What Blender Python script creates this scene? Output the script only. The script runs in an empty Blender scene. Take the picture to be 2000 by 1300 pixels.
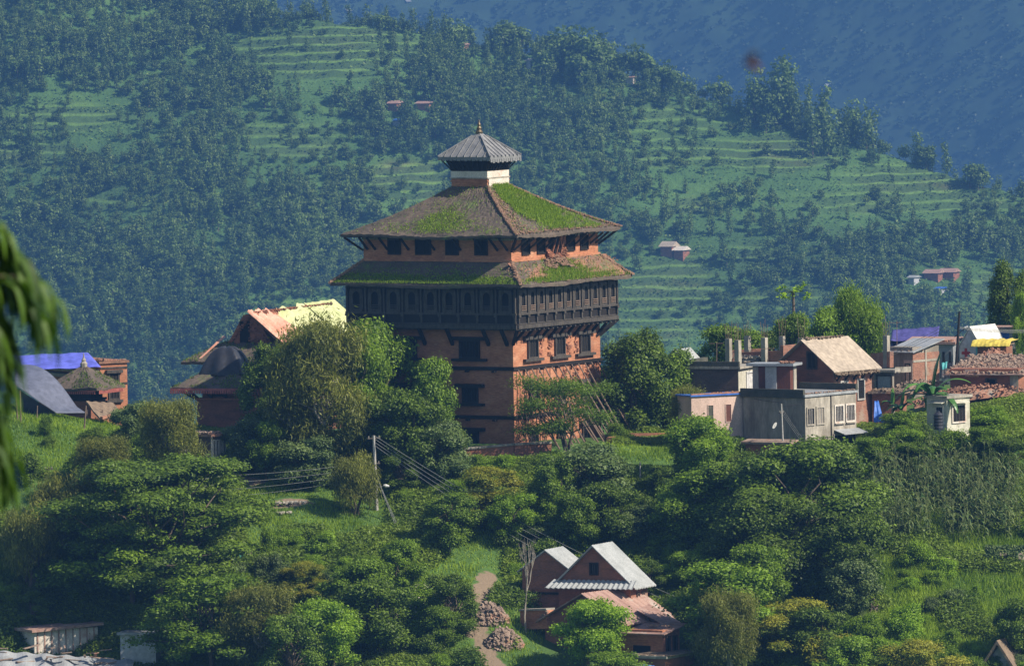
import bpy, math, random
import numpy as np
from mathutils import Vector, Matrix
R = math.radians
C = bpy.context.scene.collection
SC = bpy.context.scene
random.seed(7)
RNG = np.random.default_rng(11)

# ------------------------------------------------------------------ camera
FPX = 21000.0
CAMY = -600.0
PITCH = R(2.9)
ROLL = 0.0165
_X = Vector((1, 0, 0))
_F = Vector((0, math.cos(PITCH), -math.sin(PITCH)))
_U0 = Vector((0, math.sin(PITCH), math.cos(PITCH)))
_Rt = _X * math.cos(ROLL) - _U0 * math.sin(ROLL)
_U = _X * math.sin(ROLL) + _U0 * math.cos(ROLL)
def _dir(px, py):
    return _F * FPX + _Rt * (px - 1000) + _U * (650 - py)
_d = _dir(1005, 868)
_t = 600.0 / _d.y
CAM = Vector((-_d.x * _t, CAMY, -_d.z * _t))          # palace near corner stands at the world origin
def at(px, py, y):                                    # the place seen at a picture point, y metres beyond the palace corner
    d = _dir(px, py)
    return CAM + d * ((y - CAMY) / d.y)
def proj(p):
    v = Vector(p) - CAM
    w = v.dot(_F)
    return 1000 + FPX * v.dot(_Rt) / w, 650 - FPX * v.dot(_U) / w
def kpm(y):
    return FPX / (y - CAMY)

cam_d = bpy.data.cameras.new('camera'); cam = bpy.data.objects.new('camera', cam_d); C.objects.link(cam)
cam_d.sensor_width = 36; cam_d.lens = 36 * FPX / 2000.0
cam_d.clip_start = 1; cam_d.clip_end = 20000
m = Matrix((( _Rt.x, _U.x, -_F.x, CAM.x), (_Rt.y, _U.y, -_F.y, CAM.y), (_Rt.z, _U.z, -_F.z, CAM.z), (0, 0, 0, 1)))
cam.matrix_world = m
cam_d.dof.use_dof = True; cam_d.dof.focus_distance = 602
cam_d.dof.aperture_fstop = 0.378 / 0.022
SC.camera = cam

# ------------------------------------------------------------------ light
SUN_EL, SUN_AZ = R(41), math.atan2(0.9, -0.40)        # azimuth from +y towards +x
S = Vector((math.sin(SUN_AZ) * math.cos(SUN_EL), math.cos(SUN_AZ) * math.cos(SUN_EL), math.sin(SUN_EL)))
ld = bpy.data.lights.new('sun', 'SUN'); ld.energy = 5.0; ld.angle = R(0.5); ld.color = (1.0, 0.91, 0.76)
sun = bpy.data.objects.new('sun', ld); C.objects.link(sun); sun.rotation_euler = S.to_track_quat('Z', 'Y').to_euler()
sun.location = (60, -60, 80)
w = bpy.data.worlds.new('World'); SC.world = w; w.use_nodes = True
nt = w.node_tree; nt.nodes.clear()
sky = nt.nodes.new('ShaderNodeTexSky'); sky.sky_type = 'NISHITA'; sky.sun_disc = False
sky.sun_elevation = SUN_EL; sky.sun_rotation = SUN_AZ; sky.altitude = 900; sky.air_density = 1.0; sky.dust_density = 1.0
bg = nt.nodes.new('ShaderNodeBackground'); bg.inputs[1].default_value = 0.10
wo = nt.nodes.new('ShaderNodeOutputWorld')
nt.links.new(sky.outputs[0], bg.inputs[0]); nt.links.new(bg.outputs[0], wo.inputs[0])
SC.view_settings.view_transform = 'Standard'; SC.view_settings.look = 'None'
SC.view_settings.gamma = 1.0; SC.view_settings.use_curve_mapping = False
SC.view_settings.exposure = 0.6
cy = SC.cycles
cy.max_bounces = 6; cy.diffuse_bounces = 2; cy.glossy_bounces = 2; cy.transmission_bounces = 3
cy.volume_bounces = 0; cy.transparent_max_bounces = 4; cy.use_denoising = True
cy.caustics_reflective = False; cy.caustics_refractive = False

# ------------------------------------------------------------------ materials
def new_mat(name):
    m = bpy.data.materials.new(name); m.use_nodes = True
    n = m.node_tree; n.nodes.clear()
    out = n.nodes.new('ShaderNodeOutputMaterial'); b = n.nodes.new('ShaderNodeBsdfPrincipled')
    n.links.new(b.outputs[0], out.inputs[0])
    b.inputs['Specular IOR Level'].default_value = 0.3
    return m, n, b, out
def noise(n, scale, detail=4, stretch=(1, 1, 1), rough=0.6, coord='Object'):
    tc = n.nodes.new('ShaderNodeTexCoord'); mp = n.nodes.new('ShaderNodeMapping'); mp.inputs['Scale'].default_value = stretch
    t = n.nodes.new('ShaderNodeTexNoise'); t.inputs['Scale'].default_value = scale; t.inputs['Detail'].default_value = detail
    t.inputs['Roughness'].default_value = rough
    n.links.new(tc.outputs[coord], mp.inputs[0]); n.links.new(mp.outputs[0], t.inputs[0])
    return t.outputs[0]
def ramp(n, src, stops):
    r = n.nodes.new('ShaderNodeValToRGB'); e = r.color_ramp.elements
    while len(e) < len(stops): e.new(0.5)
    for i, (p, c) in enumerate(stops):
        e[i].position = p; e[i].color = (*c, 1)
    n.links.new(src, r.inputs[0]); return r.outputs[0]
def mix(n, f, a, b, mode='MIX'):
    x = n.nodes.new('ShaderNodeMix'); x.data_type = 'RGBA'; x.blend_type = mode
    for s, v in ((x.inputs[0], f), (x.inputs[6], a), (x.inputs[7], b)):
        if hasattr(v, 'links') or hasattr(v, 'is_output'): n.links.new(v, s)
        elif isinstance(v, (int, float)): s.default_value = v
        else: s.default_value = (*v, 1)
    return x.outputs[2]
def bump(n, b, src, strength, dist=0.05):
    bp = n.nodes.new('ShaderNodeBump'); bp.inputs['Strength'].default_value = strength; bp.inputs['Distance'].default_value = dist
    n.links.new(src, bp.inputs['Height']); n.links.new(bp.outputs[0], b.inputs['Normal'])
def simple(name, col, col2=None, scale=1.5, rough=0.85, stretch=(1, 1, 1), bmp=0.3, third=None, metal=0, fine=14):
    m, n, b, o = new_mat(name)
    col2 = col2 or tuple(c * 0.72 for c in col)
    a = ramp(n, noise(n, scale, 6, stretch), [(0.32, col2), (0.62, col)])
    f = ramp(n, noise(n, fine, 3, stretch), [(0.3, (0.72,) * 3), (0.7, (1.12,) * 3)])
    c = mix(n, 1.0, a, f, 'MULTIPLY')
    if third:
        c = mix(n, ramp(n, noise(n, scale * 0.6, 5, (1, 1, 1), .7), [(0.56, (0, 0, 0)), (0.68, (1, 1, 1))]), c, third)
    n.links.new(c, b.inputs['Base Color']); b.inputs['Roughness'].default_value = rough; b.inputs['Metallic'].default_value = metal
    if bmp: bump(n, b, noise(n, fine * 0.7, 4, stretch), bmp)
    return m
M = {}
M['brick'] = simple('old_brick', (0.43, 0.20, 0.115), (0.33, 0.15, 0.088), 0.7, stretch=(1, 1, 2.4), bmp=0.5, fine=9)
def stained_brick():
    m, n, b, o = new_mat('palace_brick')
    base = ramp(n, noise(n, .8, 6, (1, 1, 2.2)), [(0.30, (0.32, 0.130, 0.070)), (0.5, (0.43, 0.180, 0.098)), (0.70, (0.50, 0.25, 0.15))])
    course = ramp(n, noise(n, 3.2, 3, (1, 1, 5.5), .7), [(0.34, (.66,) * 3), (0.62, (1.12,) * 3)])
    c = mix(n, 1.0, base, course, 'MULTIPLY')
    damp = ramp(n, noise(n, .45, 6, (1.6, 1.6, .5), .65), [(0.54, (0, 0, 0)), (0.70, (.65,) * 3)])
    c = mix(n, damp, c, (0.20, 0.10, 0.06))
    pale = ramp(n, noise(n, 1.7, 5, (1, 1, 1.5), .7), [(0.62, (0, 0, 0)), (0.72, (.5,) * 3)])
    c = mix(n, pale, c, (0.52, 0.33, 0.24))
    n.links.new(c, b.inputs['Base Color']); b.inputs['Roughness'].default_value = .9
    bump(n, b, noise(n, 9, 4, (1, 1, 2)), .5); return m
M['brick'] = stained_brick()
M['brick_village'] = simple('village_brick', (0.34, 0.165, 0.11), (0.22, 0.11, 0.08), 1.0, stretch=(1, 1, 2.6), bmp=0.5, third=(0.30, 0.22, 0.17), fine=8)
M['brick_dark'] = simple('weathered_brick', (0.34, 0.135, 0.08), (0.18, 0.085, 0.055), 0.8, stretch=(1, 1, 3), bmp=0.6, third=(0.10, 0.075, 0.055), fine=8)
M['brick_grey'] = simple('sooty_brick', (0.17, 0.11, 0.09), (0.11, 0.08, 0.07), 0.8, stretch=(1, 1, 3), bmp=0.6, fine=8)
M['rubble'] = simple('broken_brick', (0.36, 0.17, 0.11), (0.22, 0.13, 0.09), 1.6, bmp=0.8, third=(0.30, 0.25, 0.2), fine=7)
M['rubble_pale'] = simple('broken_tile', (0.33, 0.24, 0.18), (0.2, 0.14, 0.11), 2.2, bmp=0.8, third=(0.36, 0.17, 0.10), fine=8)
M['tile'] = simple('mossy_clay_tile', (0.125, 0.095, 0.074), (0.075, 0.062, 0.05), 0.8, bmp=0.9, third=(0.10, 0.13, 0.04), fine=7)
M['tile_red'] = simple('bare_clay_tile', (0.27, 0.13, 0.08), (0.16, 0.10, 0.07), 1.2, bmp=0.9, third=(0.10, 0.12, 0.05), fine=7)
M['tile_ridge'] = simple('ridge_tile', (0.30, 0.18, 0.12), (0.17, 0.11, 0.08), 2.5, bmp=0.6)
M['wood'] = simple('black_carved_wood', (0.018, 0.014, 0.012), (0.010, 0.008, 0.007), 3, 0.7, (3, 3, .7), 0.6)
M['wood_grey'] = simple('weathered_grey_wood', (0.085, 0.072, 0.06), (0.035, 0.03, 0.026), 3, 0.75, (3, 3, .8), 0.6)
M['pole_wood'] = simple('pole_wood', (0.22, 0.15, 0.11), (0.13, 0.09, 0.07), 2, 0.8)
M['dark'] = simple('dark_interior', (0.008, 0.008, 0.009), (0.005, 0.005, 0.005), 1, 0.9, bmp=0)  # near-black painted in for the shade inside windows and doorways
M['metal_roof'] = simple('grey_sheet_metal', (0.35, 0.36, 0.37), (0.24, 0.25, 0.26), 1.1, 0.45, (1, 1, 1), 0.15)
M['lantern_roof'] = simple('seamed_roof_metal', (0.24, 0.235, 0.235), (0.16, 0.16, 0.165), 1.6, 0.5, (1, 1, 1), 0.2)
M['white_metal'] = simple('pale_corrugated_sheet', (0.38, 0.39, 0.385), (0.26, 0.27, 0.265), 0.9, 0.45, (1, 1, 1), 0.15)
M['rust_metal'] = simple('rusty_corrugated_sheet', (0.42, 0.27, 0.22), (0.25, 0.14, 0.11), 1.2, 0.7, (.6, 3, 1), 0.2, third=(0.42, 0.36, 0.31))
M['white'] = simple('flaking_whitewash', (0.68, 0.62, 0.55), (0.50, 0.43, 0.36), 1.8, 0.8, bmp=0.3, third=(0.45, 0.30, 0.23))
M['cream'] = simple('cream_render', (0.60, 0.57, 0.47), (0.40, 0.38, 0.30), 1.4, 0.8, bmp=0.2, third=(0.34, 0.31, 0.24))
M['pink'] = simple('pale_pink_render', (0.60, 0.43, 0.36), (0.44, 0.32, 0.26), 0.8, 0.85, (1.5, 1.5, .6), 0.2, third=(0.38, 0.29, 0.24))
M['concrete'] = simple('stained_cement_render', (0.33, 0.29, 0.24), (0.15, 0.13, 0.105), 0.8, 0.9, (1.6, 1.6, .5), 0.3, fine=5, third=(0.13, 0.115, 0.09))
M['concrete_dark'] = simple('mouldy_parapet', (0.09, 0.085, 0.065), (0.045, 0.05, 0.035), 1.5, 0.9, bmp=0.5)
M['slab'] = simple('pale_roof_slab', (0.40, 0.36, 0.30), (0.22, 0.195, 0.16), 1.1, 0.9, (1.3, 1.3, .6), 0.3, fine=6, third=(0.20, 0.175, 0.14))
M['stone'] = simple('rubble_stone', (0.40, 0.34, 0.28), (0.22, 0.19, 0.16), 2.6, 0.9, bmp=0.9, fine=5)
M['blue_tarp'] = simple('blue_violet_tarp', (0.13, 0.15, 0.62), (0.10, 0.11, 0.48), 0.7, 0.5, bmp=0.3, fine=3)
M['blue_sheet'] = simple('bright_blue_sheet', (0.05, 0.16, 0.55), (0.04, 0.12, 0.4), 1.2, 0.5, bmp=0.3, fine=4)
M['navy_tarp'] = simple('dull_violet_tarp', (0.09, 0.08, 0.28), (0.06, 0.055, 0.2), 1.0, 0.6, bmp=0.3, fine=4)
M['grey_tarp'] = simple('slate_grey_tarp', (0.12, 0.13, 0.18), (0.09, 0.10, 0.14), 0.5, 0.5, bmp=0.3, fine=3)
M['black_tarp'] = simple('charcoal_tarp', (0.035, 0.036, 0.045), (0.022, 0.023, 0.03), 1.2, 0.5, bmp=0.4, fine=4)
M['pink_tarp'] = simple('faded_orange_tarp', (0.66, 0.38, 0.28), (0.52, 0.20, 0.12), 0.9, 0.6, (2.5, .6, .6), 0.4, fine=3)
M['lime_tarp'] = simple('pale_yellow_green_tarp', (0.56, 0.56, 0.30), (0.38, 0.42, 0.18), 0.9, 0.6, (2, .6, .6), 0.4, fine=3)
M['yellow_tarp'] = simple('yellow_tarp', (0.72, 0.56, 0.10), (0.52, 0.40, 0.07), 2, 0.55, bmp=0.4, fine=5)
M['tan_roof'] = simple('sun_bleached_tan_sheet', (0.43, 0.35, 0.27), (0.33, 0.27, 0.21), 0.5, 0.8, bmp=0.15, fine=4)
M['tent'] = simple('white_canvas', (0.60, 0.59, 0.57), (0.48, 0.475, 0.46), 1.0, 0.7, bmp=0.15, fine=4)
M['tent_grey'] = simple('grey_canvas', (0.50, 0.49, 0.50), (0.42, 0.41, 0.43), 1.0, 0.7, bmp=0.15, fine=4)
M['red'] = simple('red_cloth', (0.42, 0.05, 0.04), (0.28, 0.03, 0.03), 3, 0.8)
M['teal'] = simple('teal_plastic', (0.10, 0.42, 0.42), None, 3, 0.5)
M['trim_red'] = simple('red_and_white_valance', (0.50, 0.16, 0.13), (0.30, 0.09, 0.08), 4, 0.8)
M['thatch'] = simple('grey_thatch', (0.26, 0.19, 0.13), (0.15, 0.11, 0.08), 2, 0.9, (1, 4, 1), 0.9)
M['brass'] = simple('tarnished_brass', (0.14, 0.11, 0.065), (0.08, 0.065, 0.045), 3, 0.45, metal=0.6)
M['pole'] = simple('grey_pole', (0.42, 0.40, 0.37), (0.30, 0.28, 0.26), 1, 0.8)
M['wire'] = simple('wire', (0.30, 0.30, 0.29), None, 1, 0.6, bmp=0)
M['bark'] = simple('bark', (0.16, 0.12, 0.09), (0.08, 0.06, 0.045), 2.5, 0.9, (2, 2, .6), 0.6)
M['bark_pale'] = simple('pale_bark', (0.38, 0.33, 0.27), (0.22, 0.19, 0.15), 2.5, 0.9, (2, 2, .6), 0.4)
M['grille'] = simple('window_grille', (0.50, 0.46, 0.42), None, 3, 0.6)
M['door_brown'] = simple('red_brown_paint', (0.13, 0.045, 0.03), (0.08, 0.03, 0.022), 2, 0.7, (3, 3, .6))
M['bug'] = simple('insect_brown', (0.09, 0.03, 0.02), None, 3, 0.7)

def leaf_mat(name, c_lo, c_hi, trans=0.35, jitter=0.25, rough=0.55):
    m, n, b, o = new_mat(name)
    a = n.nodes.new('ShaderNodeAttribute'); a.attribute_name = 'tint'
    c = ramp(n, a.outputs['Fac'], [(0.0, c_lo), (1.0, c_hi)])
    oi = n.nodes.new('ShaderNodeObjectInfo')
    v = n.nodes.new('ShaderNodeMapRange'); v.inputs[3].default_value = 1 - jitter; v.inputs[4].default_value = 1 + jitter
    n.links.new(oi.outputs['Random'], v.inputs[0])
    cc = mix(n, 1.0, c, v.outputs[0], 'MULTIPLY')
    n.links.new(cc, b.inputs['Base Color']); b.inputs['Roughness'].default_value = rough
    tr = n.nodes.new('ShaderNodeBsdfTranslucent')
    n.links.new(mix(n, 1.0, cc, (1.25, 1.25, 0.5), 'MULTIPLY'), tr.inputs[0])
    ms = n.nodes.new('ShaderNodeMixShader'); ms.inputs[0].default_value = trans
    n.links.new(b.outputs[0], ms.inputs[1]); n.links.new(tr.outputs[0], ms.inputs[2]); n.links.new(ms.outputs[0], o.inputs[0])
    return m
M['leaf_mid'] = leaf_mat('mid_green_leaves', (0.026, 0.068, 0.006), (0.22, 0.34, 0.018))
M['leaf_dark'] = leaf_mat('dark_green_leaves', (0.014, 0.040, 0.006), (0.16, 0.245, 0.016), 0.28, .2)
M['leaf_bright'] = leaf_mat('bright_green_leaves', (0.040, 0.105, 0.008), (0.27, 0.41, 0.022), .4)
M['leaf_olive'] = leaf_mat('olive_feathery_leaves', (0.038, 0.060, 0.011), (0.24, 0.25, 0.040), .35, .18)
M['leaf_grey'] = leaf_mat('grey_green_leaves', (0.020, 0.052, 0.016), (0.155, 0.21, 0.055), .25, .2)
M['leaf_yellow'] = leaf_mat('yellow_tipped_leaves', (0.06, 0.13, 0.012), (0.38, 0.34, 0.03), .35, .12)
M['leaf_banana'] = leaf_mat('banana_leaves', (0.035, 0.12, 0.028), (0.14, 0.30, 0.05), .35, .15, .35)
M['leaf_maize'] = leaf_mat('maize_leaves', (0.040, 0.095, 0.022), (0.20, 0.23, 0.085), .3, .2)
M['leaf_near'] = leaf_mat('near_leaves', (0.018, 0.055, 0.006), (0.10, 0.20, 0.012), .4)
M['leaf_hill'] = leaf_mat('hill_leaves', (0.038, 0.085, 0.020), (0.165, 0.245, 0.040), .3, .2)
M['leaf_mountain'] = leaf_mat('mountain_leaves', (0.022, 0.045, 0.016), (0.045, 0.080, 0.026), .2, .1)
M['grass'] = leaf_mat('grass_blades', (0.070, 0.15, 0.010), (0.29, 0.40, 0.026), .4, .0)
M['weeds'] = leaf_mat('weed_leaves', (0.028, 0.075, 0.010), (0.21, 0.29, 0.026), .35, .0)

# ------------------------------------------------------------------ mesh helpers
def fast_mesh(name, V, F, tint=None):
    V = np.asarray(V, dtype=np.float32); F = np.asarray(F, dtype=np.int32)
    me = bpy.data.meshes.new(name)
    me.vertices.add(len(V)); me.vertices.foreach_set('co', V.ravel())
    k = F.shape[1]
    me.loops.add(F.size); me.loops.foreach_set('vertex_index', F.ravel())
    me.polygons.add(len(F)); me.polygons.foreach_set('loop_start', np.arange(len(F), dtype=np.int32) * k)
    me.update(calc_edges=True)
    if tint is not None:
        at_ = me.attributes.new('tint', 'FLOAT', 'FACE'); at_.data.foreach_set('value', np.asarray(tint, dtype=np.float32))
    return me
def link(name, me, mat=None, parent=None, smooth=False):
    o = bpy.data.objects.new(name, me); C.objects.link(o)
    if mat is not None and not me.materials: me.materials.append(mat)
    if parent is not None: o.parent = parent
    if smooth:
        me.polygons.foreach_set('use_smooth', [True] * len(me.polygons)); me.update()
    return o
def tag(o, label=None, cat=None, group=None, kind=None):
    if label: o['label'] = label
    if cat: o['category'] = cat
    if group: o['group'] = group
    if kind: o['kind'] = kind
    return o
def root(name, loc, label, cat, group=None, rz=0):
    o = bpy.data.objects.new(name, None); C.objects.link(o); o.empty_display_size = 0.3
    o.location = loc; o.rotation_euler = (0, 0, rz)
    return tag(o, label, cat, group)
class MB:
    def __init__(s): s.v = []; s.f = []
    def add(s, vs, fs):
        b = len(s.v); s.v += [tuple(v) for v in vs]; s.f += [tuple(i + b for i in f) for f in fs]; return s
    def box(s, x0, x1, y0, y1, z0, z1):
        x0, x1 = min(x0, x1), max(x0, x1); y0, y1 = min(y0, y1), max(y0, y1); z0, z1 = min(z0, z1), max(z0, z1)
        return s.add([(x0, y0, z0), (x1, y0, z0), (x1, y1, z0), (x0, y1, z0), (x0, y0, z1), (x1, y0, z1), (x1, y1, z1), (x0, y1, z1)],
                     [(0, 3, 2, 1), (4, 5, 6, 7), (0, 1, 5, 4), (1, 2, 6, 5), (2, 3, 7, 6), (3, 0, 4, 7)])
    def fb(s, side, off, u0, u1, z0, z1, d0, d1):     # box on a wall face: d = how far it stands out
        if side == 'L': return s.box(u0, u1, off - d0, off - d1, z0, z1)
        return s.box(off + d0, off + d1, u0, u1, z0, z1)
    def bar(s, p, q, w, h=None, up=(0, 0, 1)):
        p, q = Vector(p), Vector(q); h = h or w; d = (q - p).normalized(); u = Vector(up)
        if abs(d.dot(u)) > 0.95: u = Vector((1, 0, 0))
        a = d.cross(u).normalized() * w / 2; b = a.cross(d).normalized() * h / 2
        vs = [e + i * a + j * b for e in (p, q) for i, j in ((-1, -1), (1, -1), (1, 1), (-1, 1))]
        return s.add(vs, [(3, 2, 1, 0), (4, 5, 6, 7), (0, 1, 5, 4), (1, 2, 6, 5), (2, 3, 7, 6), (3, 0, 4, 7)])
    def tube(s, pts, rads, n=6):
        pts = [Vector(p) for p in pts]
        if not hasattr(rads, '__len__'): rads = [rads] * len(pts)
        b = len(s.v)
        for i, p in enumerate(pts):
            d = (pts[min(i + 1, len(pts) - 1)] - pts[max(i - 1, 0)]).normalized()
            u = Vector((0, 0, 1)) if abs(d.z) < 0.9 else Vector((1, 0, 0))
            a = d.cross(u).normalized(); c = a.cross(d)
            for k in range(n):
                t = 2 * math.pi * k / n; s.v.append(tuple(p + (a * math.cos(t) + c * math.sin(t)) * rads[i]))
        for i in range(len(pts) - 1):
            for k in range(n):
                s.f.append((b + i * n + k, b + i * n + (k + 1) % n, b + (i + 1) * n + (k + 1) % n, b + (i + 1) * n + k))
        s.f.append(tuple(b + k for k in range(n))[::-1]); s.f.append(tuple(b + (len(pts) - 1) * n + k for k in range(n)))
        return s
    def slabq(s, p, th):                              # quad p0..p3 (top) thickened downwards
        lo = [Vector(q) - Vector((0, 0, th)) for q in p]
        return s.add([*p, *lo], [(0, 1, 2, 3), (7, 6, 5, 4), (0, 4, 5, 1), (1, 5, 6, 2), (2, 6, 7, 3), (3, 7, 4, 0)])
    def grid(s, fn, nu, nv, th=0.0):                  # sheet fn(u,v) -> point; th thickens down
        b = len(s.v)
        for j in range(nv + 1):
            for i in range(nu + 1): s.v.append(tuple(fn(i / nu, j / nv)))
        W = nu + 1
        for j in range(nv):
            for i in range(nu): s.f.append((b + j * W + i, b + j * W + i + 1, b + (j + 1) * W + i + 1, b + (j + 1) * W + i))
        if th:
            n0 = (nu + 1) * (nv + 1)
            for k in range(n0):
                v = s.v[b + k]; s.v.append((v[0], v[1], v[2] - th))
            for j in range(nv):
                for i in range(nu): s.f.append((b + n0 + (j + 1) * W + i, b + n0 + (j + 1) * W + i + 1, b + n0 + j * W + i + 1, b + n0 + j * W + i))
            ring = [i for i in range(nu)] + [nu + j * W for j in range(nv)] + [nv * W + nu - i for i in range(nu)] + [(nv - j) * W for j in range(nv)]
            for k in range(len(ring)):
                a_, c_ = ring[k], ring[(k + 1) % len(ring)]
                s.f.append((b + c_, b + a_, b + n0 + a_, b + n0 + c_))
        return s
    def build(s, name, mat, parent=None, smooth=False, label=None):
        me = bpy.data.meshes.new(name); me.from_pydata(s.v, [], s.f); me.update()
        o = link(name, me, mat, parent, smooth)
        if label: o['label'] = label
        if name in ('broken_bricks', 'loose_tiles', 'rebar'): o['kind'] = 'stuff' if name != 'rebar' else 'thing'
        return o
def dup_tree(o, loc, rz=None, scale=None, label=None, group=None, cat=None):
    c = o.copy(); C.objects.link(c); c.location = loc
    if rz is not None: c.rotation_euler = (0, 0, rz)
    if scale is not None: c.scale = scale if hasattr(scale, '__len__') else (scale,) * 3
    if label: c['label'] = label
    if group: c['group'] = group
    if cat: c['category'] = cat
    for ch in o.children:
        k = ch.copy(); C.objects.link(k); k.parent = c
        for g in ch.children:
            gg = g.copy(); C.objects.link(gg); gg.parent = k
    return c

# smooth value noise in numpy
def vnoise(x, y, scale, seed=0):
    x = np.asarray(x, float) / scale; y = np.asarray(y, float) / scale
    xi = np.floor(x).astype(np.int64); yi = np.floor(y).astype(np.int64); fx = x - xi; fy = y - yi
    fx = fx * fx * (3 - 2 * fx); fy = fy * fy * (3 - 2 * fy)
    def h(a, b):
        n = (a * 374761393 + b * 668265263 + seed * 1274126177) & 0xFFFFFFFF
        n = ((n ^ (n >> 13)) * 1274126177) & 0xFFFFFFFF
        return ((n ^ (n >> 16)) & 0xFFFF) / 65535.0
    return (h(xi, yi) * (1 - fx) + h(xi + 1, yi) * fx) * (1 - fy) + (h(xi, yi + 1) * (1 - fx) + h(xi + 1, yi + 1) * fx) * fy

# ------------------------------------------------------------------ ground
cols = {
    -300: [(1360, -26), (1150, -18), (960, -9), (850, -2), (780, 5), (790, 16), (800, 40)],
    0:   [(1370, -26), (1150, -18), (1000, -10), (880, -3), (803, 4), (800, 16), (810, 40)],
    150: [(1370, -26), (1100, -16), (950, -8), (860, -1), (822, 4), (818, 16), (820, 40)],
    300: [(1360, -26), (1100, -16), (960, -8), (890, 0), (850, 12), (840, 40)],
    450: [(1300, -26), (1100, -16), (1000, -8), (936, -3), (850, 12), (835, 40)],
    600: [(1300, -26), (1090, -15), (985, -8), (930, -2), (855, 12)],
    738: [(1300, -27), (1160, -18), (1028, -9), (930, -2), (858, 12)],
    900: [(1300, -27), (1150, -19), (1010, -11), (905, -3), (872, 0), (855, 12)],
    1005: [(1300, -26), (1000, -10), (900, -2.5), (870, -.5), (845, 14)],
    1180: [(1320, -28), (1000, -9), (885, -1), (868, 1.5), (853, 9)],
    1300: [(1330, -28.5), (1150, -16), (1000, -9), (890, -1), (858, 8), (835, 25)],
    1450: [(1300, -27), (1150, -18), (1000, -8), (893, -1), (865, 4), (790, 26)],
    1577: [(1300, -26), (1150, -17), (1000, -8), (890, -.5), (862, 10), (785, 26), (730, 50)],
    1700: [(1300, -26), (1150, -17), (1000, -7), (880, 2), (800, 20), (735, 40)],
    1850: [(1300, -25), (1150, -17), (1000, -7), (850, 4), (775, 24), (722, 40)],
    2000: [(1300, -25), (1150, -17), (1000, -7), (815, 7), (760, 22), (700, 42)],
    2300: [(1300, -25), (1150, -17), (1000, -7), (800, 8), (690, 42)],
}
cp = [at(1113, 1200, -20), at(1020, 1195, -20), at(1232, 1222, -22), at(1100, 1255, -23), at(1216, 1302, -25.5), at(1300, 1312, -27), at(1060, 1150, -16), at(1240, 1140, -16), at(1180, 1160, -18), at(232, 1294, -22), at(60, 1298, -22), at(305, 1308, -23), at(100, 1235, -19), at(400, 1260, -21)]
for px, lst in cols.items():
    for py, y in lst: cp.append(at(px, py, y))
    for y in (20, 40):
        if 280 < px < 1400 and not any(abs(q[1] - y) < 8 for q in lst): p = at(px, 860, y); cp.append(Vector((p.x, y, -0.4)))
cp = np.array([tuple(p) for p in cp])
_A = np.linalg.norm(cp[:, None, :2] - cp[None, :, :2], axis=2)
_P = np.c_[np.ones(len(cp)), cp[:, :2]]
_K = np.block([[_A + np.eye(len(cp)) * -0.15, _P], [_P.T, np.zeros((3, 3))]])
_W = np.linalg.solve(_K, np.r_[cp[:, 2], 0, 0, 0])
def gz(x, y):
    x = np.atleast_1d(np.asarray(x, float)); y = np.atleast_1d(np.asarray(y, float))
    xc = np.clip(x, -36, 36); yc = np.clip(y, -29, 42)
    z = np.zeros(x.shape)
    for i in range(len(cp)): z += _W[i] * np.hypot(xc - cp[i, 0], yc - cp[i, 1])
    z += _W[-3] + _W[-2] * xc + _W[-1] * yc
    z += (vnoise(x, y, 3.1, 1) - .5) * 0.35 * ((y < -2.5) | (y > 14)) 
    zc = CAM.z
    # in front: down into the valley, then up to the photographer's hill
    fr = np.minimum(z - 0.62 * (-29 - y), z * 0 + 1e9)
    hill = zc - 1.75 - 0.36 * np.clip(y + 598, 0, None)
    fr = np.maximum(np.maximum(fr, -42 + 4 * vnoise(x, y, 60, 3)), np.minimum(hill, zc - 1.75))
    bk = np.maximum(z - 0.55 * (y - 42), -210 + 8 * vnoise(x, y, 90, 4))
    return np.where(y < -29, fr, np.where(y > 42, bk, z))
def g1(x, y): return float(gz(x, y)[0])
def onground(px, y, dz=0):
    """point of the ground at depth y under picture column px"""
    p = at(px, 900, y); z = g1(p.x, y); 
    return Vector((p.x, y, z + dz))
def rampvals(a, b, step): return list(np.arange(a, b, step))
xs = np.array([-900, -600, -400, -280, -200, -150, -110, -85, -65, -52, -45] + rampvals(-40, 40.1, .5) + [45, 52, 65, 85, 110, 150, 200, 280, 400, 600, 900])
ys = np.array([-760, -700, -660, -630, -615] + rampvals(-605, -560, 3) + rampvals(-560, -60, 12) + rampvals(-60, -32, 2) + rampvals(-32, 46, .5) + rampvals(46, 80, 2) + rampvals(80, 500, 20) + rampvals(500, 2401, 100))
def sheet(name, xs, ys, zf, mat, field=None):
    X, Y = np.meshgrid(xs, ys); Z = zf(X.ravel(), Y.ravel()).reshape(X.shape)
    V = np.c_[X.ravel(), Y.ravel(), Z.ravel()]; nx, ny = len(xs), len(ys)
    i = (np.arange(ny - 1)[:, None] * nx + np.arange(nx - 1)[None, :]).ravel()
    F = np.c_[i, i + 1, i + 1 + nx, i + nx]
    me = fast_mesh(name, V, F)
    if field is not None:
        a = me.attributes.new('field', 'FLOAT', 'POINT'); a.data.foreach_set('value', field(X.ravel(), Y.ravel()).astype(np.float32))
    o = link(name, me, mat, None, True); return o
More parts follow.
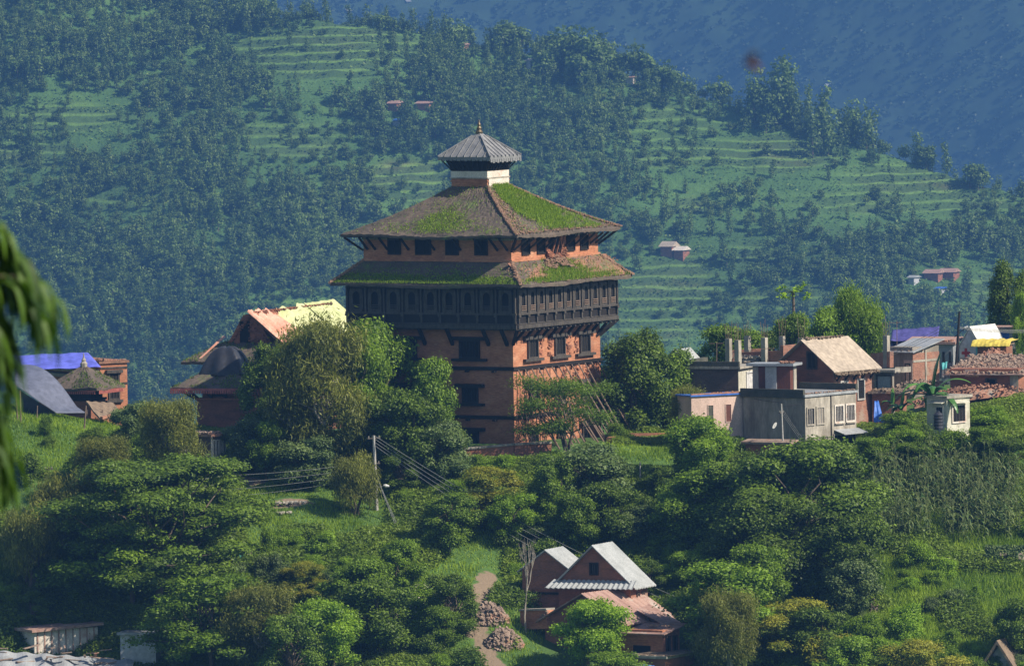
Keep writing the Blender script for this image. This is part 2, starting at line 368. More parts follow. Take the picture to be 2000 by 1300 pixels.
# dirt paths and bare patches of the near slope, in ground coordinates
def blob(x, y, c, rx, ry):
    return np.exp(-(((x - c.x) / rx) ** 2 + ((y - c.y) / ry) ** 2))
PATH = [onground(925, -21), onground(938, -24), onground(965, -27), onground(940, -18), onground(930, -19.5), onground(928, -22.5), onground(950, -25.5), onground(948, -16.5)]
DIRT = [onground(470, -3), onground(560, -7.5)]
def near_field(x, y):
    f = np.zeros(x.shape)
    for p in PATH: f = np.maximum(f, blob(x, y, p, .62, 1.3))
    for p in DIRT: f = np.maximum(f, blob(x, y, p, 1.6, .9))
    return f
m_, n_, b_, o_ = new_mat('grassy_earth')
gcol = ramp(n_, noise(n_, 0.25, 6), [(0.3, (0.045, 0.085, 0.02)), (0.5, (0.075, 0.145, 0.025)), (0.7, (0.10, 0.19, 0.03))])
gcol = mix(n_, ramp(n_, noise(n_, 2.5, 5), [(0.35, (0, 0, 0)), (0.7, (1, 1, 1))]), gcol, (0.05, 0.10, 0.022))
at_ = n_.nodes.new('ShaderNodeAttribute'); at_.attribute_name = 'field'
mm = n_.nodes.new('ShaderNodeMath'); mm.operation = 'ADD'; n_.links.new(at_.outputs['Fac'], mm.inputs[0])
ms_ = n_.nodes.new('ShaderNodeMath'); ms_.operation = 'MULTIPLY_ADD'; n_.links.new(noise(n_, 1.2, 4), ms_.inputs[0]); ms_.inputs[1].default_value = .9; ms_.inputs[2].default_value = -.45
n_.links.new(ms_.outputs[0], mm.inputs[1])
gcol = mix(n_, ramp(n_, mm.outputs[0], [(0.42, (0, 0, 0)), (0.55, (1, 1, 1))]), gcol, (0.21, 0.155, 0.105))
n_.links.new(gcol, b_.inputs['Base Color']); b_.inputs['Roughness'].default_value = 0.95
bump(n_, b_, noise(n_, 4, 5), .6, .15)
tag(sheet('ground', xs, ys, gz, m_, near_field), kind='structure')

# ------------------------------------------------------------------ far hillside
HS = 0.45
_hb = at(1000, 900, 2000)
def hz0(x, y):
    z = _hb.z + HS * (y - 2000) + 0.02 * x
    z += (vnoise(x + y * .3, y * .35, 95, 5) - .5) * 34 + (vnoise(x, y, 42, 6) - .5) * 11
    return z
# the crest, from the picture: for each column the row of the ground at the skyline
rx = [-500, 0, 300, 400, 480, 560, 660, 760, 830, 900, 1000, 1100, 1200, 1250, 1350, 1450, 1560, 1640, 1700, 1760, 1850, 1950, 2000, 2500]
rp = [-160, -80, -15, 12, 28, 38, 46, 54, 72, 90, 100, 118, 140, 160, 188, 212, 235, 262, 292, 312, 340, 372, 388, 560]
def crest_y(px, py):
    y = 2100.0
    for _ in range(900):
        p = at(px, py, y)
        if hz0(p.x, y) >= p.z and y > 2105: break
        y += 1.0
    return y, at(px, py, y).x
cw = []
for a_, b_2 in zip(rx, rp):
    yy, xx = crest_y(a_, b_2); cw.append((xx, yy))
cw.sort(); _cx = np.array([c[0] for c in cw]); _cy = np.array([c[1] for c in cw])
_ker = 0
def cy_of(x): return np.interp(x, _cx, _cy)
FIELDS = [  # picture ellipses where fields show between the trees: centre, radii, stripe strength
    (640, 100, 205, 62, 1), (120, 225, 170, 32, .6), (60, 300, 90, 40, .5), (800, 352, 100, 45, .9), (560, 275, 120, 40, .4), (1330, 235, 150, 40, .5),
    (1480, 300, 170, 45, .8), (1790, 350, 170, 40, .9), (1290, 560, 130, 75, .7), (1290, 285, 90, 60, .4), (1690, 395, 180, 35, .5),
    (1260, 640, 130, 50, .6), (1900, 400, 130, 30, .6), (1160, 150, 60, 22, .4), (590, 600, 110, 14, .8), (240, 395, 120, 18, .4), (1560, 590, 140, 40, .5), (1950, 560, 90, 60, .5), (1480,500,70,30,.4), (1350,400,60,25,.4)]
def projn(x, y, z):
    vx, vy, vz = x - CAM.x, y - CAM.y, z - CAM.z
    w_ = vx * _F.x + vy * _F.y + vz * _F.z
    return 1000 + FPX * (vx * _Rt.x + vy * _Rt.y + vz * _Rt.z) / w_, 650 - FPX * (vx * _U.x + vy * _U.y + vz * _U.z) / w_
def hfield(x, y, z=None):
    if z is None: z = hz0(x, y)
    px, py = projn(x, y, z); f = np.zeros(np.shape(px))
    wob = (vnoise(x, y, 14, 9) - .5) * .9
    for cx, cy_, ax, ay, s in FIELDS:
        d = 1 - np.sqrt(((px - cx) / ax) ** 2 + ((py - cy_) / ay) ** 2) + wob * .6
        f = np.maximum(f, np.clip(d * 2.5, 0, 1) * (.4 + .6 * s))
    return f
def hz(x, y):
    z = hz0(x, y); cy_ = cy_of(x)
    zc = hz0(x, cy_)
    f = hfield(x, y, z)
    st = 2.3; q = (z + (vnoise(x, y, 38, 12) - .5) * 3.2) / st; fr = q - np.floor(q); fr2 = np.where(fr < .66, fr * .22 / .66, .22 + (fr - .66) * .78 / .34)
    zt = (np.floor(q) + fr2) * st - (vnoise(x, y, 38, 12) - .5) * 3.2
    z = z * (1 - f * .85) + zt * f * .85
    z = z + (vnoise(x, y, 5, 8) - .5) * .8
    return np.where(y > cy_, np.minimum(z, zc - .45 * (y - cy_)), z)
m_, n_, b_, o_ = new_mat('hillside_cover')
hc = ramp(n_, noise(n_, 0.03, 7, rough=.7), [(0.3, (0.035, 0.08, 0.02)), (0.5, (0.06, 0.13, 0.03)), (0.72, (0.10, 0.19, 0.04))])
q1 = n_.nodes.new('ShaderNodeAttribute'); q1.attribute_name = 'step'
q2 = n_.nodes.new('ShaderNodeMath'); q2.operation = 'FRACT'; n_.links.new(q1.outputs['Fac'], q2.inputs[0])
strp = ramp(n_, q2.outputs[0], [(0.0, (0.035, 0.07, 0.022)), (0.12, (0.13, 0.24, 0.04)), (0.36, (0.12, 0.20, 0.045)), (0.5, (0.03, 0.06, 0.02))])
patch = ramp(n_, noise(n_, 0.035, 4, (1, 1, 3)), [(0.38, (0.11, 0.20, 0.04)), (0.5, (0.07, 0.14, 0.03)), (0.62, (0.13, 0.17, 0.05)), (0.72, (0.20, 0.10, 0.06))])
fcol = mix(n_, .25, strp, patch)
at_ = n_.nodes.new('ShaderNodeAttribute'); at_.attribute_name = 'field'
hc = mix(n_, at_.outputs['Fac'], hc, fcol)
n_.links.new(hc, b_.inputs['Base Color']); b_.inputs['Roughness'].default_value = .95
bump(n_, b_, noise(n_, .5, 5), .8, .8)
hx = np.array([-900, -700, -500, -380, -300, -260] + rampvals(-230, 231, 1.6) + [260, 300, 380, 500, 700, 900])
hy = np.array([1600, 1750, 1850, 1920] + rampvals(1960, 2420, 1.4) + [2430, 2450, 2500, 2600, 2750, 3000])
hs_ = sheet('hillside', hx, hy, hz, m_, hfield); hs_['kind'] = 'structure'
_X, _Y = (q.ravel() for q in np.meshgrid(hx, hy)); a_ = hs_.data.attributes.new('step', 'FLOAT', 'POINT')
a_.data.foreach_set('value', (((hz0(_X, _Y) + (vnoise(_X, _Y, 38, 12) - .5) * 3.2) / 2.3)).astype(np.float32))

# ------------------------------------------------------------------ far mountain
_mb = at(1000, 760, 5300)
def mz(x, y):
    z = _mb.z + .36 * (y - 5300) + .05 * (x - 0)
    z += (vnoise(x * .9 + y * .5, y * .4, 330, 15) - .5) * 130 + (vnoise(x, y, 120, 16) - .5) * 36 + (vnoise(x, y, 30, 17) - .5) * 12 + (vnoise(x, y, 11, 18) - .5) * 6
    return np.minimum(z, CAM.z - 20 + 0 * x)
m_, n_, b_, o_ = new_mat('mountain_cover')
mc = ramp(n_, noise(n_, 0.012, 8, rough=.72), [(0.35, (0.022, 0.044, 0.016)), (0.55, (0.030, 0.058, 0.020)), (0.70, (0.050, 0.085, 0.028))])
mc = mix(n_, 1.0, mc, ramp(n_, noise(n_, 0.12, 4), [(0.3, (.6,) * 3), (0.7, (1.25,) * 3)]), 'MULTIPLY')
n_.links.new(mc, b_.inputs['Base Color']); b_.inputs['Roughness'].default_value = .95
mxs = np.array([-3000, -2000, -1400, -1000, -800] + rampvals(-650, 651, 6) + [800, 1000, 1400, 2000, 3000])
mys = np.array([4300, 4700, 5000] + rampvals(5100, 6500, 6) + [6550, 6700, 7000, 7500])
tag(sheet('mountain', mxs, mys, mz, m_), kind='structure')
# ================================================================== helpers for buildings
def frame_at(px, py, y, adeg, name, label, cat, group=None):
    """Empty at a building's near corner; local -x runs along the face on the left, +y along the face on the right"""
    p = at(px, py, y)
    return root(name, p, label, cat, group, rz=-R(adeg))
def dims(wl, wr, y, adeg):
    k = kpm(y); return wl / (k * math.cos(R(adeg))), wr / (k * math.sin(R(adeg)))
def window(par, side, off, uc, zc, w, h, fm='wood', pm='dark', t=.07, fw=.09, bars=0, wings=0, name='window', label=None, barm='grille', sill=0):
    mb = MB(); u0, u1, z0, z1 = uc - w / 2, uc + w / 2, zc - h / 2, zc + h / 2
    mb.fb(side, off, u0 - fw, u0, z0 - fw, z1 + fw, 0, t); mb.fb(side, off, u1, u1 + fw, z0 - fw, z1 + fw, 0, t)
    mb.fb(side, off, u0, u1, z1, z1 + fw, 0, t); mb.fb(side, off, u0, u1, z0 - fw, z0, 0, t)
    f = mb.build(name, M[fm], par, label=label)
    MB().fb(side, off, u0, u1, z0, z1, 0, .012).build('pane', M[pm], f)  # thin sheet on the wall; where dark, its colour replaces unlit depth
    if bars:
        b = MB()
        for i in range(bars):
            u = u0 + (i + 1) * w / (bars + 1); b.fb(side, off, u - .018, u + .018, z0, z1, .014, .045)
        b.build('bars', M[barm], f)
    if wings:
        MB().fb(side, off, u0 - wings, u1 + wings, z1 + fw, z1 + fw + .19, 0, t + .1).build('lintel', M[fm], f)
        MB().fb(side, off, u0 - wings, u1 + wings, z0 - fw - .15, z0 - fw, 0, t + .08).build('sill', M[fm], f)
    elif sill:
        MB().fb(side, off, u0 - .1, u1 + .1, z0 - fw - .06, z0 - fw, 0, t + .06).build('sill', M[fm if sill == 1 else 'slab'], f)
    return f
def hip_sheet(E0, E1, z0, T0, T1, z1, n=22, jit=.035, sag=0.0, curve=0.0, seed=1, th=.14, sides='LRBA'):
    """hipped roof between the eave rectangle E and the top rectangle T, as ((x0,y0),(x1,y1))"""
    mb = MB(); rg = random.Random(seed)
    (ex0, ey0), (ex1, ey1) = E0, E1; (tx0, ty0), (tx1, ty1) = T0, T1
    ec = [(ex0, ey0), (ex1, ey0), (ex1, ey1), (ex0, ey1)]; tc = [(tx0, ty0), (tx1, ty0), (tx1, ty1), (tx0, ty1)]
    for k in range(4):
        a, b, c, d = ec[k], ec[(k + 1) % 4], tc[(k + 1) % 4], tc[k]
        def fn(u, v, a=a, b=b, c=c, d=d, k=k):
            x0 = a[0] + (b[0] - a[0]) * u; y0 = a[1] + (b[1] - a[1]) * u; x1 = d[0] + (c[0] - d[0]) * u; y1 = d[1] + (c[1] - d[1]) * u
            z = z0 + (z1 - z0) * v - curve * math.sin(math.pi * v)
            e = 0 if u in (0, 1) else 1
            z += e * (rg.uniform(-jit, jit) - sag * math.sin(math.pi * u) * (1 - v) + .05 * math.sin(u * 9 + k * 2) * (1 - v))
            return (x0 + (x1 - x0) * v, y0 + (y1 - y0) * v, z)
        mb.grid(fn, n, max(3, n // 2), th)
    return mb
def rubble_mb(n, ax, ay, h, s=.14, seed=1, z0=0, flat=False):
    """n broken bricks heaped on an oval (ax, ay), h high in the middle"""
    rg = random.Random(seed); mb = MB()
    for i in range(n):
        r = math.sqrt(rg.random()); t = rg.uniform(0, 6.283); x, y = ax * r * math.cos(t), ay * r * math.sin(t)
        z = z0 + (h if flat else h * (1 - r * r)) * rg.uniform(.75, 1.0)
        a = Vector((rg.uniform(-1, 1), rg.uniform(-1, 1), rg.uniform(-.5, .5))).normalized() * s * rg.uniform(.5, 1.3)
        mb.bar(Vector((x, y, z)) - a / 2, Vector((x, y, z)) + a / 2, s * rg.uniform(.4, .9), s * rg.uniform(.2, .5))
    if not flat:
        mb.grid(lambda u, v: (ax * .85 * (2 * u - 1), ay * .85 * (2 * v - 1), z0 - .15 + (h + .05) * max(0, 1 - (2 * u - 1) ** 2 - (2 * v - 1) ** 2) + rg.uniform(-.05, .05)), 14, 10)
    return mb
def scatter_bricks(mb, fn, n, s=.12, seed=2):
    rg = random.Random(seed)
    for i in range(n):
        p = Vector(fn(rg.random(), rg.random())) ; a = Vector((rg.uniform(-1, 1), rg.uniform(-1, 1), rg.uniform(-.35, .35))).normalized() * s * rg.uniform(.5, 1.4)
        mb.bar(p - a / 2, p + a / 2, s * rg.uniform(.4, .9), s * rg.uniform(.2, .45))
    return mb
def blades(name, pts, hs, w, mat, par=None, lean=.35, seed=3, tint=None):
    """upright grass blades (triangles) at pts"""
    rg = np.random.default_rng(seed); P = np.asarray(pts, float); n = len(P)
    th = rg.uniform(0, 6.283, n); hh = np.asarray(hs) * rg.uniform(.55, 1.25, n)
    d = np.c_[np.cos(th), np.sin(th), np.zeros(n)] * (w * rg.uniform(.6, 1.3, n))[:, None]
    ln = np.c_[rg.normal(0, lean, n), rg.normal(0, lean, n), np.ones(n)]; ln /= np.linalg.norm(ln, axis=1)[:, None]
    top = P + ln * hh[:, None]
    V = np.stack([P - d, P + d, top], 1).reshape(-1, 3); F = np.arange(3 * n).reshape(-1, 3)
    t = rg.uniform(0, 1, n) if tint is None else np.clip(tint + rg.normal(0, .15, n), 0, 1)
    return link(name, fast_mesh(name, V, F, t), mat, par)

# ================================================================== the palace tower
A = 30.6
pal = frame_at(1005, 868, 0, A, 'palace_tower', 'tall square brick palace tower with dark carved wooden gallery and mossy tiered roofs', 'palace')
Lw = 9.7
# brick shaft
MB().box(-Lw, 0, 0, Lw, -1.2, 6.9).build('wall', M['brick'], pal)
for z in (1.5, 4.23):
    MB().box(-Lw - .09, .09, -.09, Lw + .09, z - .09, z + .11).build('band', M['wood'], pal)
for z in (1.5, 4.23):
    for i in range(5):
        u = -1.2 - i * 1.75; MB().fb('L', 0, u - .1, u + .1, z - .2, z - .1, 0, .22).build('beam_end', M['wood'], pal)
        u = 1.2 + i * 1.75; MB().fb('R', 0, u - .1, u + .1, z - .2, z - .1, 0, .22).build('beam_end', M['wood'], pal)
# windows of the shaft
for uc in (-2.8, -6.9):
    window(pal, 'L', 0, uc, 5.3, 1.15, .85, wings=.55, bars=5, barm='wood', t=.12)
    window(pal, 'L', 0, uc, 2.73, .85, .72, wings=.5, bars=4, barm='wood', t=.12)
    window(pal, 'L', 0, uc, .30, .85, .66, wings=.5, bars=4, barm='wood', t=.12)
for uc in (2.1, 5.1, 7.9):
    window(pal, 'R', 0, uc, 5.25, .95, .9, fm='wood_grey', wings=.55, bars=3, barm='wood_grey', t=.12)
    window(pal, 'R', 0, uc, 2.6, .8, .75, fm='wood_grey', wings=.45, bars=3, barm='wood_grey', t=.12)
    window(pal, 'R', 0, uc, .25, .7, .7, fm='wood_grey', wings=.35, bars=2, barm='wood_grey', t=.12)
# broken brickwork beside the right-hand windows: ragged holes with loose bricks
rg = random.Random(5)
for u, z, ru, rz_, n in ((3.0, 5.3, .22, .5, 26), (4.1, 5.2, .25, .55, 26), (6.1, 5.3, .25, .5, 26), (7.0, 5.25, .22, .45, 20), (8.3, 3.55, .35, .65, 46), (6.9, 3.45, .3, .5, 34), (5.6, 3.4, .3, .5, 30), (1.5, 2.6, .3, .6, 30)):
    mb = MB()
    for i in range(n):
        a_, b_ = rg.uniform(-1, 1) * ru, rg.uniform(-1, 1) * rz_
        s_ = rg.uniform(.05, .12); mb.fb('R', 0, u + a_ - s_, u + a_ + s_, z + b_ - .035, z + b_ + .035, -.03, rg.uniform(.02, .09))
    mb.build('broken_bricks', M['brick_dark'], pal)
# wooden gallery
O = .85; g0, g1_, gz0, gz1 = -Lw - O, O, 6.5, 8.95
MB().box(g0 + .12, g1_ - .12, -O + .12, Lw + O - .12, gz0 + .05, gz1).build('gallery_wall', M['wood'], pal)
mb = MB()
for z0, z1, t in ((6.5, 6.72, .10), (7.27, 7.38, .12), (6.74, 6.80, .05), (8.72, 8.82, .06)):
    for k in ('L', 'R'):
        off = -O + .12 if k == 'L' else O - .12
        if k == 'L': mb.fb('L', off, g0 + .12, g1_ - .12, z0, z1, -.02, t)
        else: mb.fb('R', off, -O + .12 + .003, Lw + O - .12, z0, z1, -.02, t)
mb.box(g0 + .02, g0 + .12, -O + .02, Lw + O - .02, 6.5, 6.72)
mb.build('gallery_rail', M['wood_grey'], pal)
def arch_plate(side, off, uc, z0, w, h, hw, hh, d0, d1, n=7):
    """flat board w x h with a round-headed opening hw x hh, standing d0..d1 off the wall"""
    inn = [(-hw / 2, .0), (-hw / 2, hh - hw / 2)] + [(-hw / 2 * math.cos(math.pi * i / n), hh - hw / 2 + hw / 2 * 1.25 * math.sin(math.pi * i / n)) for i in range(1, n)] + [(hw / 2, hh - hw / 2), (hw / 2, 0)]
    out = []
    for i, (a, b) in enumerate(inn):
        t = i / (len(inn) - 1)
        if i == 0: q = (-w / 2, 0)
        elif i == 1: q = (-w / 2, hh - hw / 2)
        elif i == len(inn) - 2: q = (w / 2, hh - hw / 2)
        elif i == len(inn) - 1: q = (w / 2, 0)
        else: q = (a / (hw / 2) * w / 2, h)
        out.append(q)
    def P(u, z, d):
        return (uc + u, off - d, z0 + z) if side == 'L' else (off + d, uc + u, z0 + z)
    vs, fs = [], []
    N = len(inn)
    for a, b in inn: vs.append(P(a, b, d1))
    for a, b in out: vs.append(P(a, b, d1))
    for a, b in inn: vs.append(P(a, b, d0))
    for i in range(N - 1):
        fs.append((i, N + i, N + i + 1, i + 1)); fs.append((i, i + 1, 2 * N + i + 1, 2 * N + i))
    return vs, fs
def gallery_windows(side, n, u_start, u_end):
    off = -O + .12 if side == 'L' else O - .12
    st = (u_end - u_start) / n; fm = M['wood_grey']
    for i in range(n):
        uc = u_start + (i + .5) * st
        mb = MB(); w = st * .74
        vs, fs = arch_plate(side, off, uc, 7.5, w, 1.18, w * .50, .98, .01, .085); mb.add(vs, fs)
        mb.fb(side, off, uc - w / 2, uc + w / 2, 7.38, 7.5, 0, .085)
        o = mb.build('gallery_window', fm, pal)
        MB().fb(side, off, uc - w * .26, uc + w * .26, 7.5, 8.5, 0, .012).build('opening', M['dark'], o)  # dark sheet on the gallery wall, painted as the shade behind the arch
        b = MB()
        for z in (7.52, 7.63, 7.74): b.fb(side, off, uc - w * .36, uc + w * .36, z, z + .05, .09, .12)
        b.build('balustrade', M['wood_grey'] if side == 'L' else M['pole_wood'], o)
    for i in range(n + 1):
        mb = MB(); u = u_start + i * st
        mb.fb(side, off, u - .06, u + .06, 6.8, 7.27, 0, .10); mb.fb(side, off, u - .055, u + .055, 7.38, 8.72, 0, .12)
        mb.fb(side, off, u - .10, u + .10, 7.15, 7.27, .10, .16)
        mb.build('gallery_post', M['wood_grey'], pal)
gallery_windows('L', 9, g0 + .22, O - .22)
gallery_windows('R', 11, -O + .22, Lw + O - .22)
# struts below the gallery
def strut(side, u, p0, z0, p1, z1, w=.13, mat='wood', du=0):
    mb = MB()
    if side == 'L': mb.bar((u, -p0, z0), (u + du, -p1, z1), w)
    else: mb.bar((p0, u, z0), (p1, u + du, z1), w)
    return mb.build('strut', M[mat], pal)
for i, u in enumerate((-.35, -1.55, -3.9, -5.7, -8.0, -9.3)): strut('L', u, .02, 5.55, O - .12, 6.52, .17)
for i in range(11): strut('R', .25 + i * .92, .02, 5.75, O - .1, 6.52, .13)
mb = MB(); mb.bar((.0, .02, 5.6), (O - .1, -O + .1, 6.5), .16); mb.build('strut', M['wood'], pal)
for dx in (0, .4): mb = MB(); mb.bar((0.0, Lw - dx, 5.6), (O - .05, Lw + O - .1 - dx, 6.5), .13); mb.build('strut', M['wood'], pal)
mb = MB(); mb.box(g0 + .2, g1_ - .2, -O + .2, Lw + O - .2, 6.42, 6.5)
for i in range(22): mb.box(O - .2, O + .02, -O + .3 + i * .5, -O + .42 + i * .5, 6.36, 6.42)
mb.build('gallery_floor', M['wood_grey'], pal)
# lower skirting roof
e = 1.38
mb = hip_sheet((-Lw - e, -e), (e, Lw + e), 8.98, (-Lw - .04, -.04), (.04, Lw + .04), 10.2, n=40, jit=.03, sag=.06, seed=3)
low = mb.build('lower_roof', M['tile'], pal)
rm = MB()
rg = random.Random(8)
for k in range(34):
    t = k / 33; 
    for (cx, cy, tx, ty) in ((e, -e, 0, 0), (-Lw - e, -e, -Lw, 0), (e, Lw + e, 0, Lw)):
        p = Vector((cx + (tx - cx) * t, cy + (ty - cy) * t, 9.03 + 1.2 * t)); a = Vector((rg.uniform(-1, 1), rg.uniform(-1, 1), rg.uniform(-.3, .3))) * .12
        rm.bar(p - a, p + a, .16, .09)
scatter_bricks(rm, lambda u, v: (e - 1.3 * v, -e + .1 + u * (Lw + 2 * e - .2), 9.02 + 1.17 * v), 420, .10, 4)
scatter_bricks(rm, lambda u, v: (.75 - .6 * v, 3.2 + u * 2.6, 9.60 + .55 * v + .25 * math.sin(u * 3.1)), 200, .16, 14)
rm.build('loose_tiles', M['tile_ridge'], low)
mb = MB()
for i in range(1): mb.grid(lambda u, v: (e * .97 - 1.30 * v * (1 if 1 else 0), 5.9 + u * 4.6, 9.065 + 1.13 * v + rg.uniform(0, .02)), 14, 6, .03)
mb.build('bare_patch', M['tile_red'], low)
mb = MB().grid(lambda u, v: (e * .85 - 1.15 * v, -.3 + u * 3.2 - .2 * v, 9.175 + .99 * v + rg.uniform(0, .02)), 10, 6, .03)
mb.build('bare_patch', M['tile_red'], low)
MB().box(-Lw - .07, .07, -.07, Lw + .07, 10.2, 10.32).build('sill_band', M['brick'], pal)
# upper storey
MB().box(-Lw + .02, -.02, .02, Lw - .02, 10.2, 11.95).build('upper_wall', M['brick'], pal)
for px in (771, 828, 885, 942):
    uc = (px - 1001) / (35 * math.cos(R(A))); window(pal, 'L', .02, uc, 11.02, .72 if px != 828 else .9, .78, t=.08, fw=.07, bars=1, barm='wood')
for i, px in enumerate((1029, 1059, 1118, 1145)):
    uc = (px - 1001) / (35 * math.sin(R(A))); window(pal, 'R', -.02, uc, 11.0, .75, .8, t=.08, fw=.07)
# the collapsed bay of the upper storey on the sunny side
mb = MB().fb('R', -.02, 4.1, 5.5, 10.25, 11.6, 0, .02); mb.build('hole', M['dark'], pal)  # no real gap: a dark sheet paints the shade of the missing bay
mb = MB(); scatter_bricks(mb, lambda u, v: (.02 + .25 * (1 - v), 3.7 + u * 2.2, 10.3 + .75 * abs(u - .5) * v * 1.6), 130, .15, 6)
for i in range(3): mb.bar((.1, 4.2 + i * .5, 10.3), (.35, 4.5 + i * .4, 11.5), .07)
mb.build('broken_bricks', M['brick_dark'], pal)
# struts under the upper eave
ue = .92
for u in (-.25, -.9, -1.9, -3.3, -5.0, -6.7, -8.1, -8.9, -9.4): strut('L', u, .0, 10.85, ue - .1, 11.55, .10, du=-.06)
for u in (.3, 1.1, 2.0, 2.9, 3.8, 6.0, 7.0, 7.9, 8.8, 9.4): strut('R', u, -.02, 10.85, ue - .1, 11.5, .10, 'wood_grey', du=.05)
for (x, y, sx_, sy_) in ((-Lw, 0, -1, -1), (0, 0, 1, -1), (0, Lw, 1, 1)):
    MB().bar((x, y, 10.8), (x + sx_ * (ue - .15), y + sy_ * (ue - .15), 11.55), .12).build('strut', M['wood'], pal)
MB().box(-Lw - ue + .12, ue - .12, -ue + .12, Lw + ue - .12, 11.55, 11.62).build('eave_board', M['wood'], pal)
MB().box(-Lw - .04, .04, -.04, Lw + .04, 11.40, 11.52).build('cornice', M['slab'], pal)
# upper roof
c0 = -Lw / 2; h_ = 1.17
mb = hip_sheet((-Lw - ue, -ue), (ue, Lw + ue), 11.72, (c0 - h_, -c0 - h_), (c0 + h_, -c0 + h_), 14.25, n=52, jit=.035, sag=.05, curve=.16, seed=9)
up = mb.build('upper_roof', M['tile'], pal)
def upz(v): return 11.74 + 2.53 * v - .16 * math.sin(math.pi * v)
rm = MB(); rg = random.Random(12)
for k in range(150):
    t = k / 149
    for (cx, cy, tx, ty) in ((ue, -ue, c0 + h_, -c0 - h_), (-Lw - ue, -ue, c0 - h_, -c0 - h_), (ue, Lw + ue, c0 + h_, -c0 + h_)):
        if tx < c0: continue
        p = Vector((cx + (tx - cx) * t, cy + (ty - cy) * t, upz(t) + .04)); a = Vector((rg.uniform(-1, 1), rg.uniform(-1, 1), rg.uniform(-.3, .3))) * .09
        rm.bar(p - a, p + a, .15, .08)
def rslope(u, v):          # point on the slope facing the sun
    y0 = -ue + u * (Lw + 2 * ue); y1 = -c0 - h_ + u * 2 * h_
    return (ue + (c0 + h_ - ue) * v, y0 + (y1 - y0) * v, upz(v) + .05)
def lslope(u, v):
    x0 = -Lw - ue + u * (Lw + 2 * ue); x1 = c0 - h_ + u * 2 * h_
    return (x0 + (x1 - x0) * v, -ue + (-c0 - h_ + ue) * v, upz(v) + .05)
scatter_bricks(rm, lambda u, v: rslope(.02 + .16 * u * u, v * .9), 330, .11, 31)
scatter_bricks(rm, lambda u, v: rslope(u, .02 + .06 * v), 260, .09, 32)
scatter_bricks(rm, lambda u, v: rslope(u, v), 160, .08, 33)
rm.build('loose_tiles', M['tile_ridge'], up)
# lantern on top
lan = MB().box(c0 - h_, c0 + h_, -c0 - h_, -c0 + h_, 14.0, 14.72).box(c0 - h_ - .05, c0 + h_ + .05, -c0 - h_ - .05, -c0 + h_ + .05, 14.52, 14.60).build('lantern_base', M['brick'], pal)
MB().box(c0 - h_ - .03, c0 + h_ + .03, -c0 - h_ - .03, -c0 + h_ + .03, 14.76, 15.12).box(c0 + h_ + .052, c0 + h_ + .06, -c0 - h_ + .1, -c0 + h_ - .02, 14.2, 14.70).build('white_band', M['white'], lan)
MB().box(c0 - h_ - .08, c0 + h_ + .08, -c0 - h_ - .08, -c0 + h_ + .08, 14.70, 14.77).build('string_course', M['slab'], lan)
mb = MB()
t0, t1 = h_ - .04, h_ + .26
def ringbox(mb, a, b, z0, z1):
    vs = [(c0 + sx_ * q, -c0 + sy_ * q, z) for q, z in ((a, z0), (b, z1)) for sx_, sy_ in ((-1, -1), (1, -1), (1, 1), (-1, 1))]
    mb.add(vs, [(0, 3, 2, 1), (4, 5, 6, 7), (0, 1, 5, 4), (1, 2, 6, 5), (2, 3, 7, 6), (3, 0, 4, 7)])
ringbox(mb, t0, t1, 15.12, 15.8)
for i in range(9):
    f = -1 + i * .25
    mb.bar((c0 + f * t0, -c0 - t0 - .03, 15.15), (c0 + f * t1 * 1.1, -c0 - t1 - .22, 15.8), .07); mb.bar((c0 + t0 + .03, -c0 + f * t0, 15.15), (c0 + t1 + .22, -c0 + f * t1 * 1.1, 15.8), .07)
mb.build('lantern_wall', M['wood'], pal)
q = 1.72
mb = MB()
apex_h = 17.28
ringbox(mb, q, q, 15.80, 15.94); ringbox(mb, q - .03, .28, 15.94, 17.08); ringbox(mb, .28, .10, 17.08, 17.26)
lr = mb.build('lantern_roof', M['lantern_roof'], pal)
mb = MB()
for i in range(9):
    f = -1 + (i + .0) * .25
    for sd in 'LR':
        a = (c0 + f * q, -c0 - q - .01, 15.97) if sd == 'L' else (c0 + q + .01, -c0 + f * q, 15.97)
        te = min(1.0, (q - abs(f) * q) / (q - .28)); hw = q + (.28 - q) * te; zt_ = 15.97 + 1.13 * te
        if te < .05: continue
        b = (c0 + f * q, -c0 - hw, zt_) if sd == 'L' else (c0 + hw, -c0 + f * q, zt_)
        mb.bar(a, b, .025, .04); 
        mb.bar(Vector(a) + Vector((0, 0, -.05)), Vector(a) + Vector((0, 0, .05)), .07)
for sx_, sy_ in ((-1, -1), (1, -1), (1, 1)): mb.bar((c0 + sx_ * q, -c0 + sy_ * q, 15.98), (c0 + sx_ * .28, -c0 + sy_ * .28, 17.11), .09, .07)
mb.build('roof_seams', M['lantern_roof'], lr)
mb = MB()
for i in range(14):
    f = -1 + (i + .5) / 7; d_ = .16 + .05 * (i % 2)
    mb.box(c0 + f * q - .10, c0 + f * q + .10, -c0 - q - .02, -c0 - q + .01, 15.80 - d_ * .4, 15.80)
    mb.box(c0 + q - .01, c0 + q + .02, -c0 + f * q - .10, -c0 + f * q + .10, 15.80 - d_, 15.80)
mb.build('fringe', M['lantern_roof'], lr)
mb = MB().tube([(c0, -c0, z) for z in (17.2, 17.3, 17.42, 17.5, 17.62, 17.7, 17.85, 18.0)], [.20, .22, .13, .16, .09, .11, .05, .01], 10)
mb.build('finial', M['brass'], pal)
